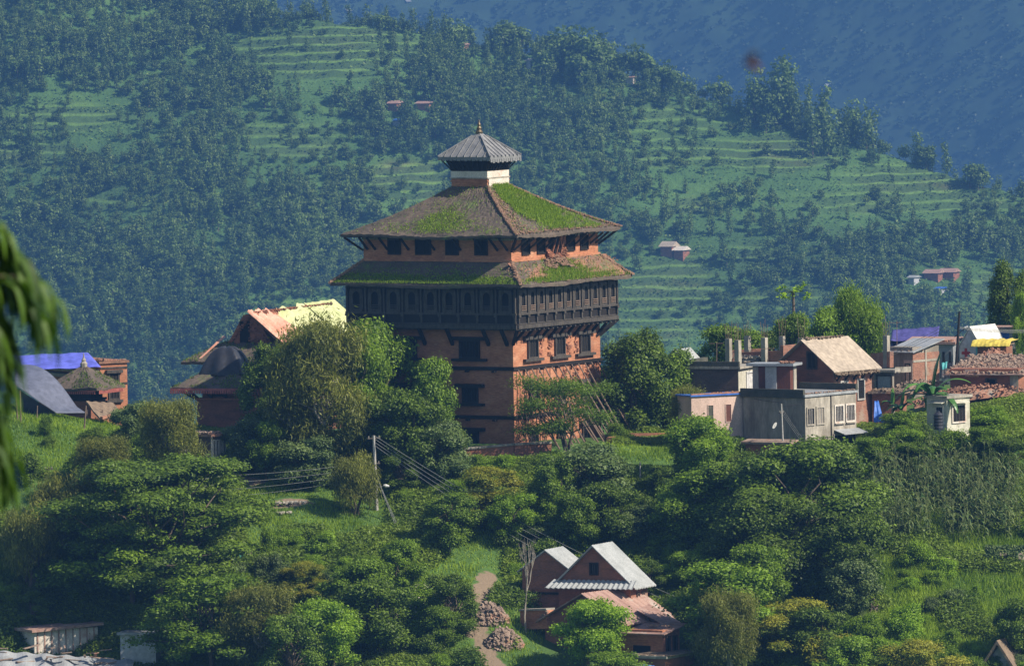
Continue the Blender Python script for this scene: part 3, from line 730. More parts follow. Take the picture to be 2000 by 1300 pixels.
# grass growing on the roofs
PW = Matrix.Rotation(-R(A), 4, 'Z')
def roofgrass(fn, mask, n, h, seed):
    rg = np.random.default_rng(seed); out = []; hs = []
    for _ in range(n):
        u, v = rg.random(), rg.random()
        if rg.random() < mask(u, v):
            p = fn(u, v); out.append(p); hs.append(h * (.6 + .8 * rg.random()))
    return out, hs
def vn(u, v, s, sd): return float(vnoise(np.array([u]), np.array([v]), s, sd)[0])
pts, hs = [], []
def sm(x): return max(0.0, min(1.0, x))
def m_r(u, v):
    d = vn(u, v, .16, 41) * .5 + vn(u, v, .05, 42) * .3 + vn(u, v, .018, 43) * .2
    base = 1.02 - .8 * sm((.22 - u) / .18) - .3 * (v < .04) - .9 * sm((u - .86) / .14) - .55 * math.exp(-((u - .20) / .12) ** 2 - ((v - .22) / .28) ** 2)
    return .03 + .85 * sm((base - .20 - d) * 2.4)
def m_l(u, v):
    d = vn(u, v, .14, 51) * .4 + vn(u, v, .05, 52) * .35 + vn(u, v, .015, 53) * .25
    base = 1.25 * math.exp(-((u - .52) / .24) ** 2 - ((v - .28) / .40) ** 2) + .55 * math.exp(-((u - .13) / .16) ** 2 - ((v - .14) / .2) ** 2) + .5 * math.exp(-((u - .28) / .14) ** 2 - ((v - .8) / .2) ** 2) + .45 * math.exp(-((u - .88) / .14) ** 2 - ((v - .08) / .12) ** 2) + .25
    return .02 + .55 * sm((base - .26 - d) * 1.6)
for fn, mk, n, h in ((rslope, m_r, 34000, .17), (lslope, m_l, 36000, .11)):
    a, b = roofgrass(fn, mk, n, h, n); pts += a; hs += b
def rl(u, v): return (e - (e + .02) * v, -e + u * (Lw + 2 * e) + (e - 2 * e * u) * v, 9.02 + 1.18 * v)
def ll(u, v): return (-Lw - e + u * (Lw + 2 * e) + (e - 2 * e * u) * v, -e + (e + .02) * v, 9.02 + 1.18 * v)
a, b = roofgrass(rl, lambda u, v: .05 + .95 * sm((1.05 * math.exp(-((u - .48) / .22) ** 2) * (1.15 - v * .8) + .35 * (v < .2) - vn(u, v, .06, 61) * .6 + .02) * 3), 14000, .20, 63); pts += a; hs += b
a, b = roofgrass(ll, lambda u, v: .04 + .9 * sm((.80 - v * .72 - vn(u, v, .09, 71) * .4 - vn(u, v, .02, 72) * .35) * 3), 26000, .09, 73); pts += a; hs += b
rgs = blades('roof_grass', [PW @ Vector(p) for p in pts], hs, .022, M['grass'], None, .45, 5)
tag(rgs, 'bright grass sprouting over the tiled slopes of the palace roofs', 'grass', kind='stuff')
# timber props against the sunny wall
def on_pal(x, y, z): return PW @ Vector((x, y, z))
props = []
def prop(p, q, r, mat='pole_wood'):
    p, q = on_pal(*p), on_pal(*q)
    q.z = g1(q.x, q.y) - .1
    mid = (p + q) / 2 + Vector((0, 0, -.04))
    mb = MB().tube([(p - q), (mid - q), (0, 0, 0)], [r * .8, r, r], 6)
    o = mb.build('timber_prop', M[mat]); o.location = q
    return tag(o, None, 'timber prop')
rg = random.Random(3)
for i in range(13):
    u = .35 + i * .74
    o = prop((.12, u, 4.15), (2.55 + rg.uniform(-.25, .25), u + .55 + rg.uniform(-.25, .3), 0), .05)
    tag(o, 'long timber prop slanting from the dark upper band against the sunlit palace wall', group='slanting timber props of the palace')
for i in range(9):
    u = .5 + i * 1.05
    o = prop((.12, u + .3, 2.9), (1.9 + rg.uniform(-.2, .2), u + .9, 0), .04)
    tag(o, 'shorter timber prop leaning against the sunlit palace wall from its second window row', group='short timber props of the palace')
for i in range(7):
    u = .3 + i * .42
    o = prop((.16, u, 4.1 if i % 2 else 2.9), (.3 + rg.uniform(0, .2), u + .1, 0), .025)
    tag(o, 'thin upright pole standing close against the sunlit palace wall near its front corner', group='upright poles by the palace corner')
for k, u in enumerate((8.6, 9.3)):
    o = prop((.12, u, 2.8 - k * .5), (3.0 + k * .3, u + 1.2, 0), .06, 'pole'); tag(o, 'pale plank prop leaning at the far end of the sunlit palace wall', group='pale plank props')
# low garden walls beside the palace
def wall_run(pts, h, th, mat, name, label, cap=None, down=1.0):
    """a wall along ground points; its own origin at the first"""
    o0 = pts[0]; r_ = root(name, o0, label, 'wall')
    mb = MB(); cm = MB()
    for a, b in zip(pts[:-1], pts[1:]):
        a, b = a - o0, b - o0; n = Vector((b.y - a.y, a.x - b.x, 0)).normalized() * th / 2
        def q(z0, z1, k):
            return [a - n * k + Vector((0, 0, z0)), b - n * k + Vector((0, 0, z0)), b + n * k + Vector((0, 0, z0)), a + n * k + Vector((0, 0, z0)),
                    a - n * k + Vector((0, 0, z1)), b - n * k + Vector((0, 0, z1)), b + n * k + Vector((0, 0, z1)), a + n * k + Vector((0, 0, z1))]
        fc = [(0, 3, 2, 1), (4, 5, 6, 7), (0, 1, 5, 4), (1, 2, 6, 5), (2, 3, 7, 6), (3, 0, 4, 7)]
        mb.add(q(-down, h, 1), fc); cm.add(q(h, h + .1, 1.35), fc)
    mb.build('masonry', M[mat], r_)
    if cap: cm.build('coping', M[cap], r_)
    return r_
wall_run([at(872, 884, -2.2), at(940, 879, -2.0), at(1003, 873, -1.9), at(1075, 869, -1.2)], .12, .35, 'brick_dark', 'garden_wall', 'low dark brick wall with pale coping at the foot of the palace', 'slab', .8)
wall_run([at(1190, 866, 2.5), at(1215, 858, 5.0), at(1330, 857, 6.0), at(1440, 861, 6.0)], .35, .3, 'brick_dark', 'garden_wall', 'reddish brick wall under the dark round trees right of the palace', None, .8)
# ================================================================== generic gabled / flat houses
def corr(mb, p00, p10, p11, p01, n, amp=.05, th=.03):
    """corrugated sheet, p00->p10 along the ridge direction, ribs run from eave p00 to top p01"""
    a, b, c, d = map(Vector, (p00, p10, p11, p01)); nrm = (b - a).cross(d - a).normalized()
    def fn(u, v):
        p = a.lerp(b, u).lerp(d.lerp(c, u), v); return p + nrm * (amp * math.sin(u * n * math.pi))
    mb.grid(fn, n * 2, 5, th)
def gable_house(px, py, y, adeg, wl, wr, wall_px, ridge_px, label, cat='house', wallm='brick_dark', roofm='metal_roof', ov=.35, name='house',
                gable='L', th=.06, ribs=0, ov_side=.4, down=1.2, wl_off=0, ridge_shift=0, group=None):
    """near corner foot at (px,py); wall_px / ridge_px = heights in picture units at that depth"""
    h = frame_at(px, py, y, adeg, name, label, cat, group); L1, L2 = dims(wl, wr, y, adeg); k = kpm(y); zw, zr = wall_px / k, ridge_px / k
    mb = MB(); mb.box(-L1, 0, 0, L2, -down, zw)
    if gable == 'L':
        xr = -L1 / 2 + ridge_shift
        mb.add([(-L1, 0, zw), (0, 0, zw), (xr, 0, zr), (-L1, L2, zw), (0, L2, zw), (xr, L2, zr)], [(0, 1, 2), (5, 4, 3), (1, 4, 5, 2), (0, 2, 5, 3)])
    else:
        yr = L2 / 2 + ridge_shift
        mb.add([(0, 0, zw), (0, L2, zw), (0, yr, zr), (-L1, 0, zw), (-L1, L2, zw), (-L1, yr, zr)], [(0, 1, 2), (5, 4, 3), (0, 2, 5, 3), (1, 4, 5, 2)])
    mb.build('wall', M[wallm], h)
    rb = MB(); t = .03
    if gable == 'L':
        for sgn, xe in ((1, 0), (-1, -L1)):
            s = (zr - zw) / abs(xe - xr); xo = xe + sgn * ov_side; zo = zw - s * ov_side
            P = [(xr, -ov, zr + t + th), (xo, -ov, zo + t + th), (xo, L2 + ov, zo + t + th), (xr, L2 + ov, zr + t + th)]
            if sgn < 0: P = P[::-1]
            if ribs: corr(rb, (P[1] if sgn > 0 else P[2]), (P[2] if sgn > 0 else P[1]), (P[3] if sgn > 0 else P[0]), (P[0] if sgn > 0 else P[3]), ribs, .035, th)
            else: rb.slabq(P, th)
    else:
        for sgn, ye in ((-1, 0), (1, L2)):
            s = (zr - zw) / abs(ye - yr); yo = ye + sgn * ov_side; zo = zw - s * ov_side
            P = [(-L1 - ov, yo, zo + t + th), (ov, yo, zo + t + th), (ov, yr, zr + t + th), (-L1 - ov, yr, zr + t + th)]
            if sgn > 0: P = P[::-1]
            if ribs: corr(rb, P[0], P[1], P[2], P[3], ribs, .035, th)
            else: rb.slabq(P, th)
    ro = rb.build('roof', M[roofm], h)
    return h, L1, L2, zw, zr, ro
def flat_house(px, py, y, adeg, wl, wr, hpx, label, wallm='concrete', roofm='slab', name='house', ov=.15, cat='house', down=1.2, tilt=0, th=.14, group=None):
    h = frame_at(px, py, y, adeg, name, label, cat, group); L1, L2 = dims(wl, wr, y, adeg); zw = hpx / kpm(y)
    MB().box(-L1, 0, 0, L2, -down, zw).build('wall', M[wallm], h)
    mb = MB().slabq([(-L1 - ov, -ov, zw + th - tilt), (ov, -ov, zw + th - tilt), (ov, L2 + ov, zw + th + tilt), (-L1 - ov, L2 + ov, zw + th + tilt)], th)
    ro = mb.build('roof', M[roofm], h); return h, L1, L2, zw, ro
def cloth(fn, nu=24, nv=16, amp=.06, seed=1, th=.03, fold=9):
    rg = random.Random(seed); ph = [rg.uniform(0, 6) for _ in range(4)]
    def g(u, v):
        p = Vector(fn(u, v)); w_ = math.sin(u * fold + ph[0] + v * 2) * .5 + math.sin(u * fold * 2.3 + ph[1] - v * 3) * .3 + math.sin(v * 7 + ph[2] + u * 4) * .3
        return p + Vector((0, 0, amp * w_)) + Vector((0, -amp * w_ * .6, 0))
    return MB().grid(g, nu, nv, th)

# ================================================================== left: big hall with draped tarpaulins, behind the palace
Y1 = 16
hall = frame_at(545, 785, Y1, 24, 'brick_hall', 'collapsed gable-ended brick hall under pink and lime tarpaulins, behind the palace', 'hall')
k = kpm(Y1); ca, sa = math.cos(R(24)), math.sin(R(24))
L1 = 150 / (k * ca); L2 = 330 / (k * sa) * .42
# gable end faces left-front; ridge runs back-right.  local -x along gable
zw, zr = 95 / k, 172 / k
L2 = 11.5
MB().box(-L1, 0, 0, L2, -2, zw).add([(-L1 + .9, .9, zw), (-.55, .9, zw), (-L1 / 2 + .55, .9, zr), (-L1 / 2 - .2, .9, zr - .1), (-L1 + .9, L2, zw), (-.55, L2, zw), (-L1 / 2 + .55, L2, zr), (-L1 / 2 - .2, L2, zr - .1)],
    [(0, 1, 2, 3), (7, 6, 5, 4), (1, 5, 6, 2), (0, 3, 7, 4), (3, 2, 6, 7)]).build('wall', M['brick_dark'], hall)
MB().box(-L1 / 2 - .42, -L1 / 2 + .2, .86, .895, zw + .35, zr - .45).build('opening', M['dark'], hall)  # solid dark sheet on the gable, interior shade given by colour alone
mb = MB(); scatter_bricks(mb, lambda u, v: (-L1 + .95 + u * (L1 / 2 - .6), .85, zw + .05 + u * (zr - zw - .1) + rg.uniform(-.1, .12)), 90, .16, 3)
scatter_bricks(mb, lambda u, v: (-L1 / 2 + .2 + u * 1.6, .84, zw + .1 + v * (zr - zw) * (1 - u)), 70, .15, 13)
scatter_bricks(mb, lambda u, v: (-L1 / 2 + .2 + v * .5, .8 + u * (L2 - 1), zr + .06), 260, .15, 5)
mb.build('broken_bricks', M['brick_dark'], hall)
# skirting eave roof under the gable, mossy
mb = hip_sheet((-L1 - .9, -1.0), (.9, L2 + .8), zw - .45, (-L1 + .85, .85), (-.5, L2 - .5), zw + .55, n=20, jit=.06, seed=4, th=.16)
hr = mb.build('eave_roof', M['tile'], hall)
# long roof slope to the right
MB().slabq([(-L1 / 2 + .35, .55, zr + .02), (.95, .55, zw - .25), (.95, L2 + .6, zw - .25), (-L1 / 2 + .35, L2 + .6, zr + .02)], .12).build('roof', M['tile_red'], hall)
def sl(u, v, y0, y1, lift=.1):   # on the right slope; v 0 = ridge
    x = -L1 / 2 + .35 + v * (L1 / 2 + .75); z = zr + .04 + (zw - .25 - zr) * v
    return (x, y0 + u * (y1 - y0), z + lift)
o = cloth(lambda u, v: sl(u, v, .3, 3.6 + .5 * v), 40, 22, .13, 2, fold=19).build('tarpaulin', M['pink_tarp']); o.matrix_world = hall.matrix_world.copy()
def lay(o, h):
    o.location = h.location; o.rotation_euler = h.rotation_euler
lay(o, hall); tag(o, 'faded pink and orange tarpaulin draped over the gable end of the brick hall', 'tarpaulin')
o = cloth(lambda u, v: sl(u, .05 + v * .95 - .04 * math.sin(u * 9), 3.5 + .6 * v, 8.0, .16), 40, 22, .17, 5, fold=13).build('tarpaulin', M['lime_tarp']); lay(o, hall)
tag(o, 'creased lime tarpaulin sagging over the middle of the brick hall roof', 'tarpaulin')
o = cloth(lambda u, v: sl(u, -.02 + v * 1.06, 8.1, 12.3, .14), 26, 18, .035, 7, fold=20).build('tarpaulin', M['lime_tarp']); lay(o, hall)
tag(o, 'smooth pale yellow tarpaulin on the hall roof right beside the palace gallery', 'tarpaulin')
o = cloth(lambda u, v: (-L1 + 1.0 - .95 * v + .16 * u, .7 - 1.6 * v, zw + .95 - 1.3 * v), 4, 8, .02, 9).build('orange_strip', M['pink_tarp']); lay(o, hall)
tag(o, 'narrow orange cloth strip hanging down the left eave of the brick hall', 'cloth')

# ------------------------------------------------------------------ left: small temple with charcoal tarp
Y2 = 10
tmp = frame_at(468, 822, Y2, 20, 'small_temple', 'small brick temple with charcoal tarpaulin over its mossy roof', 'temple')
k = kpm(Y2); T1 = 84 / (k * math.cos(R(20))); zt = 66 / k
MB().box(-T1, 0, 0, T1, -1.5, 1.2).build('base_wall', M['brick_dark'], tmp)
MB().box(-T1 - .05, .05, -.05, T1 + .05, 1.2, 1.3).build('cornice', M['brick'], tmp)
MB().box(-T1 + .25, -.25, .25, T1 - .25, 1.3, zt + .1).build('wall', M['brick_dark'], tmp)
window(tmp, 'L', .25, -T1 / 2, 1.55 + .1, .7, .35, t=.08)
for u in (-T1 + .05, -T1 * .66, -T1 * .33, -.05): MB().bar((u, .2, 1.25), (u * 1.25 + .28, -.95, zt + .05), .1).build('strut', M['wood_grey' if u > -.1 else 'wood'], tmp)
MB().bar((-T1, .2, 1.2), (-T1 - 1.1, -.9, zt + .1), .16).build('strut', M['wood'], tmp)
MB().bar((0, .2, 1.2), (.9, -.9, zt + .1), .14).build('strut', M['wood'], tmp)
E = 1.15
tr = hip_sheet((-T1 - E, -E), (E, T1 + E), zt + .02, (-T1 / 2 - .3, T1 / 2 - .3), (-T1 / 2 + .3, T1 / 2 + .3), zt + 1.45, n=18, jit=.04, seed=6, curve=.1).build('roof', M['tile'], tmp)
mb = MB()
for i in range(34):
    f = i / 34; x = -T1 - E + f * (T1 + 2 * E); mb.box(x, x + .10, -E - .03, -E + .0, zt - .30, zt - .12); mb.box(E, E + .03, -E + f * (T1 + 2 * E), -E + f * (T1 + 2 * E) + .10, zt - .30, zt - .12)
mb.box(-T1 - E, E, -E - .02, -E + .02, zt - .13, zt + .0).box(E - .02, E + .02, -E, T1 + E, zt - .13, zt + .0)
mb.build('valance', M['trim_red'], tr)
cx_, cy_ = -T1 / 2 + .1, T1 / 2
def tarp(u, v):
    th = u * 2 * math.pi; r = (.10 + 1.30 * v ** .75) ; zz = zt + 2.25 - 1.55 * v ** 1.9
    s = max(abs(math.cos(th)), abs(math.sin(th))); fold = 1 + .06 * math.sin(u * 44) * v
    return (cx_ + r * fold * math.cos(th) / s ** .6, cy_ + r * fold * math.sin(th) / s ** .6, zz + .04 * math.sin(u * 30))
o = MB().grid(tarp, 90, 12, .02).build('tarpaulin', M['black_tarp'], None, True); lay(o, tmp)
tag(o, 'charcoal tarpaulin bulging over the roof peak of the small temple', 'tarpaulin')

# ------------------------------------------------------------------ far left: brick house with blue tarp, small shrine, grey tent
Y3 = 14
bh, L1, L2, zw, ro = flat_house(197, 818, Y3, 60, 130, 52, 108, 'long brick house with broken wall top under a blue-violet tarpaulin at the far left', 'brick', 'tile_red', 'brick_house', .1)
ro.name = 'roof'
bh.location = at(197, 818, Y3)
mb = MB(); scatter_bricks(mb, lambda u, v: (-L1 * 1.0 * u, -.05 + v * .35, zw + .15 + .12 * v), 120, .15, 8); scatter_bricks(mb, lambda u, v: (-.1 - .3 * v, u * L2, zw + .16), 110, .15, 9)
mb.build('broken_bricks', M['rubble'], bh)
window(bh, 'R', 0, L2 * .50, zw * .58, .55, 1.35, fm='wood_grey', pm='wood', bars=2, barm='wood', wings=.25)
for z_ in (zw - .3, zw * .62): MB().fb('R', 0, 0, L2, z_, z_ + .09, 0, .05).build('band', M['wood_grey'], bh)
MB().box(-L1, 0, -.9, -.05, zw * .74, zw * .80).box(-L1, 0, -.7, -.05, zw * .84, zw * .88).build('lean_to', M['slab'], bh)
# blue tarp ridge tent roof over it
PA, PB = at(25, 712, 15), at(175, 689, 15)
def bt(u, v):
    a = at(28, 722, 12).lerp(at(197, 716, 12.5), u); b = at(26, 694, 16).lerp(at(172, 688, 16), u) ; c = at(26, 712, 20).lerp(at(190, 712, 20), u)
    return (a.lerp(b, v * 2) if v < .5 else b.lerp(c, v * 2 - 1)) - PB
o = cloth(bt, 30, 16, .035, 3, fold=14).build('tarpaulin', M['blue_tarp'], None, True); o.location = PB
tag(o, 'blue-violet tarpaulin stretched over the far left brick house', 'tarpaulin')
# shrine
Y4 = 9
shr = frame_at(178, 812, Y4, 26, 'shrine', 'small square brick shrine with mossy pyramid roof and pale finial at the far left', 'shrine')
s1 = 55 / (kpm(Y4) * .9); zt = 56 / kpm(Y4)
MB().box(-s1, 0, 0, s1, -1.2, zt * .55).build('base_wall', M['brick_dark'], shr)
MB().box(-s1 + .12, -.12, .12, s1 - .12, zt * .55, zt + .05).build('wall', M['wood'], shr)
MB().box(-s1 - .06, .06, -.06, s1 + .06, zt * .52, zt * .6).build('cornice', M['wood'], shr)
E = .85
sr = hip_sheet((-s1 - E, -E), (E, s1 + E), zt, (-s1 / 2 - .12, s1 / 2 - .12), (-s1 / 2 + .12, s1 / 2 + .12), zt + 1.15, n=14, jit=.03, seed=16).build('roof', M['tile'], shr)
mb = MB()
for i in range(22):
    f = i / 22; mb.box(-s1 - E + .4 + f * (s1 + 2 * E - .5), -s1 - E + .48 + f * (s1 + 2 * E - .5), -E + .05, -E + .08, zt - .34, zt - .16); mb.box(E - .04, E, -E + .3 + f * (s1 + 2 * E - .5), -E + .38 + f * (s1 + 2 * E - .5), zt - .34, zt - .14)
mb.box(-s1 - E + .3, E - .1, -E + .03, -E + .05, zt - .2, zt - .12).box(E - .06, E - .03, -E + .3, s1 + E, zt - .2, zt - .12)
mb.build('valance', M['trim_red'], sr)
MB().tube([(-s1 / 2, s1 / 2, zt + z) for z in (1.1, 1.3, 1.42, 1.5, 1.62, 1.9)], [.2, .22, .12, .14, .06, .02], 8).build('finial', M['slab'], shr)
# slate grey tent
PT = at(100, 800, 3.2)
def tn(u, v):
    a = at(27, 775, 5.0).lerp(at(172, 806, 3.0), v); b = at(22, 716, 9).lerp(at(60, 716, 10), 1).lerp(at(172, 795, 9), v ** .85)
    return a.lerp(b, u) - PT
def tn(u, v):       # u along the slope down to the right, v from the front edge up to the ridge
    fr = at(28, 750, 4.2).lerp(at(110, 806, 3.6), u); rd = at(30, 722, 8.5).lerp(at(168, 806, 5.0), u)
    hump = .9 * math.sin(math.pi * min(1, u * 1.15)) * v
    return fr.lerp(rd, v) + Vector((0, 0, hump + .25 * v * (1 - u))) - PT
tent = root('tarp_tent', PT, 'slate grey tarpaulin tent pitched on the grassy rise at the far left', 'tent')
cloth(tn, 24, 12, .02, 13, fold=5).build('cover', M['grey_tarp'], tent, True)
inn = MB().add([at(30, 752, 4.6) - PT, at(108, 806, 4.0) - PT, at(30, 808, 4.4) - PT], [(0, 1, 2)])
MB().grid(lambda u, v: (at(30, 756 + 48 * v, 5.2).lerp(at(30 + 78, 806, 4.2), u)) - PT, 4, 4, .05).build('inner_wall', M['black_tarp'], tent)
def pole_px(px, y, top_py, r, label, name='wooden_post', mat='pole_wood', cat='post', lean=0, group=None):
    b = onground(px, y, -.15); t = at(px + lean, top_py, y)
    o = MB().tube([(0, 0, 0), t - b], [r, r * .8], 6).build(name, M[mat]); o.location = b
    return tag(o, label, cat, group)
pole_px(36, 2.2, 752, .06, 'leaning wooden post left of its near twin in front of the grey tent', lean=-6)
pole_px(42, 1.6, 762, .06, 'wooden post right of its near twin in front of the grey tent', lean=-3)
pole_px(73, 3.0, 792, .045, 'short thin post in the grass under the middle of the grey tent')
pole_px(165, 2.2, 792, .055, 'dark post at the lower right end of the grey tent', lean=3)
# thatched lean-to
PL = at(200, 812, 8.0)
lt = root('lean_to', PL, 'collapsed thatched lean-to roof in front of the far left brick house', 'lean-to')
MB().grid(lambda u, v: at(168, 783, 7).lerp(at(222, 786, 9), u).lerp(at(196, 818, 5.5).lerp(at(236, 806, 7.5), u), v) - PL + Vector((0, 0, .03 * math.sin(u * 23 + v * 9))), 14, 10, .12).build('roof', M['thatch'], lt)
MB().bar(at(198, 816, 5.4) - PL, at(227, 808, 7.2) - PL, .16).build('ridge_roll', M['rubble'], lt)
for a in (170, 200, 228): p = at(a, 800, 6.5) - PL; MB().bar(p + Vector((0, 0, -1)), p, .08).build('post', M['pole_wood'], lt)
# roofless wall piece with openings (pinkish) and its slabs
Y5 = -2.5
rw, L1, L2, zw, ro = flat_house(413, 936, Y5, 38, 60, 27, 84, 'small roofed brick shed with tall openings on its pale sunlit side', 'brick_grey', 'rubble', 'brick_shed', .25)
MB().fb('R', 0, .0, L2, 0, zw * .36, 0, .05).fb('R', 0, 0, .12, zw * .36, zw, 0, .05).build('plaster', M['white'], rw)
for i in range(4):
    u = L2 * (.2 + i * .235); window(rw, 'R', 0, u, zw * .66, L2 * .10, zw * .48, fm='white', t=.06, fw=.05)
mb = MB(); scatter_bricks(mb, lambda u, v: (-L1 * u, -.2 + v * L2, zw + .2), 170, .2, 20); mb.build('loose_tiles', M['rubble_pale'], rw)
o = MB(); 
for i in range(7): o.slabq([Vector(q) for q in ((i * .25, 0, .04 * i), (2.6 + i * .1, .3, .04 * i), (2.5, 1.2, .04 * i + .1), (i * .2, 1, .04 * i + .1))], .03)
o = o.build('timber_stack', M['thatch']); o.location = at(290, 868, 2.5); o.rotation_euler = (0, 0, R(15)); tag(o, 'pile of old boards left of the small brick shed', 'boards')

# ================================================================== right village
# unfinished brick building with concrete columns
Y6 = 26
ub = frame_at(1545, 800, Y6, 35, 'unfinished_building', 'unfinished brick building with bare concrete columns and rebar behind the gabled house', 'building')
k = kpm(Y6); U1 = 150 / (k * math.cos(R(35)))
def K(px, py, y=Y6): return ub.matrix_world.inverted() @ at(px, py, y)
ub_m = Matrix.Translation(ub.location) @ Matrix.Rotation(-R(35), 4, 'Z')
def UL(px, py, y): return ub_m.inverted() @ at(px, py, y)
pts = [(1442, 27), (1530, 25.5), (1568, 25), (1640, 27)]
mb = MB()
def wallseg(mb, par_m, px0, px1, top0, top1, bot, y0, y1, th=.25):
    a, b = par_m.inverted() @ at(px0, top0, y0), par_m.inverted() @ at(px1, top1, y1)
    a2, b2 = par_m.inverted() @ at(px0, bot, y0), par_m.inverted() @ at(px1, bot, y1)
    d = (b - a); n = Vector((-d.y, d.x, 0)).normalized() * th
    mb.add([a2, b2, b, a, a2 + n, b2 + n, b + n, a + n], [(0, 1, 2, 3), (5, 4, 7, 6), (3, 2, 6, 7), (0, 4, 5, 1), (1, 5, 6, 2), (0, 3, 7, 4)])
for q_ in ((1442, 1530, 688, 684, 790, 27, 25), (1530, 1600, 675, 668, 790, 25, 27), (1425, 1500, 684, 680, 760, 31, 31), (1700, 1738, 690, 686, 790, 24, 22)):
    mb = MB(); wallseg(mb, ub_m, *q_); mb.build('wall', M['brick_village'], ub)
mb = MB(); wallseg(mb, ub_m, 1695, 1748, 721, 717, 728, 22.5, 20.5, 1.2); mb.build('ledge', M['slab'], ub)
for px, top, y in ((1424, 661, 26), (1442, 664, 24.5), (1461, 656, 30), (1494, 659, 25.5), (1529, 656, 28), (1566, 660, 27.5), (1732, 655, 22.5)):
    b = UL(px, 740 if px < 1700 else 725, y); t = UL(px, top, y)
    c_ = MB().box(b.x - .15, b.x + .15, b.y - .15, b.y + .15, b.z, t.z).build('column', M['slab'], ub)
    r_ = MB()
    for dx, dy in ((-.1, -.1), (.1, -.1), (.1, .1), (-.1, .1)):
        r_.bar((b.x + dx, b.y + dy, t.z), (b.x + dx * 1.6, b.y + dy * 1.4, t.z + random.uniform(.7, 1.2)), .022)
    r_.build('rebar', M['pole_wood'], c_)
# brick gabled house with tan roof
gh, L1, L2, zw, zr, ro = gable_house(1629, 862, 6, 38, 104, 78, 146, 196, 'brick house with sun-bleached tan gabled roof, tallest in the village', 'house', 'brick_dark', 'tan_roof', ov=.45, ov_side=.42, th=.05, down=2)
MB().fb('R', 0, 0, L2, -1.5, zw - .1, 0, .03).build('sunny_wall', M['brick_village'], gh)
rr = random.Random(4)
mb = MB(); scatter_bricks(mb, lambda u, v: (.30 + .2 * v, -.3 + u * (L2 + .5), zw - .35 - .1 * v), 90, .22, 6); scatter_bricks(mb, lambda u, v: (-L1 / 2 + .2 * v - .1, u * L2, zr + .12), 60, .2, 7)
mb.build('loose_tiles', M['thatch'], ro)
window(gh, 'L', 0, -L1 * .38, zw + .35, .55, .85, fm='wood_grey', pm='wood', bars=1, barm='wood_grey')
window(gh, 'R', .03, L2 * .26, zw * .66, .55, 1.05, fm='pole', pm='concrete', bars=1)
window(gh, 'R', .03, L2 * .70, zw * .67, .55, 1.05, fm='pole', pm='dark')
window(gh, 'R', .03, L2 * .75, zw * .10, .5, .7, fm='pole', pm='wood_grey')
for i in range(5): MB().bar((.03, .3 + i * L2 * .22, zw - .8), (.40, .3 + i * L2 * .22, zw - .35), .08).build('strut', M['wood'], gh)
# flat brick house behind, left (sooty) with a pale annex
fb, L1, L2, zw, ro = flat_house(1442, 778, 8, 22, 95, 36, 58, 'flat-roofed sooty brick house with mouldy parapet above the pink house', 'brick_grey', 'slab', ov=.22)
MB().box(-L1 - .18, .14, -.2, -.02, zw + .14, zw + .42).box(-L1 - .2, -L1 + .1, 0, L2, zw + .14, zw + .5).build('parapet', M['concrete_dark'], fb)
MB().fb('R', 0, 0, L2, -.5, zw - .05, 0, .03).build('pale_wall', M['cream'], fb)
window(fb, 'R', .03, L2 * .62, zw * .45, L2 * .34, zw * .72, fm='tent', pm='tent', name='door')
# brown shed beside it
sh, L1, L2, zw, ro = flat_house(1544, 792, 4.5, 20, 72, 12, 78, 'brown board shed with one pale corrugated sheet on the grey house roof', 'door_brown', 'metal_roof', 'board_shed', .3, 'shed')
MB().fb('L', 0, -L1 * .66, -L1 * .36, .05, zw - .05, 0, .06).build('corrugated_panel', M['metal_roof'], sh)
MB().fb('L', 0, -L1, -L1 * .85, .05, zw - .05, 0, .06).build('side_panel', M['concrete'], sh)
MB().fb('R', 0, L2 * .5, L2, 0, zw, 0, .05).build('pale_panel', M['slab'], sh)
mb = MB(); scatter_bricks(mb, lambda u, v: (.2 - L1 * .35 * u, -.2 + v * .5, zw + .2), 40, .2, 8); mb.build('loose_tiles', M['rubble'], sh)
# second roof piece behind with dark mouldy parapet
pb, L1, L2, zw, ro = flat_house(1556, 772, 12, 25, 118, 16, 52, 'low block with black mouldy roof edge between brown shed and gabled house', 'concrete_dark', 'concrete_dark', 'house', .1)
MB().box(-L1 * .95, -L1 * .35, .3, 1.6, zw + .145, zw + .2).build('roof_sheet', M['metal_roof'], pb)
# pink house with bright blue sheet roof
pk, L1, L2, zw, ro = flat_house(1352, 892, 0.6, 60, 26, 104, 118, 'pale pink house with bright blue sheet on its roof', 'pink', 'blue_sheet', ov=.1, th=.08)
MB().box(.0, .1, -.05, L2 + .05, zw + .085, zw + .16).build('roof_edge', M['rubble'], pk)
mb = MB(); scatter_bricks(mb, lambda u, v: (-.8 * v, L2 * (.55 + .45 * u), zw + .1), 60, .16, 8); mb.build('loose_tiles', M['rubble'], ro)
window(pk, 'R', 0, L2 * .70, zw * .70, .33, .95, fm='pink', pm='door_brown', t=.04, fw=.04)
window(pk, 'R', 0, L2 * .36, zw * .70, .33, .95, fm='pink', pm='concrete_dark', t=.04, fw=.04)
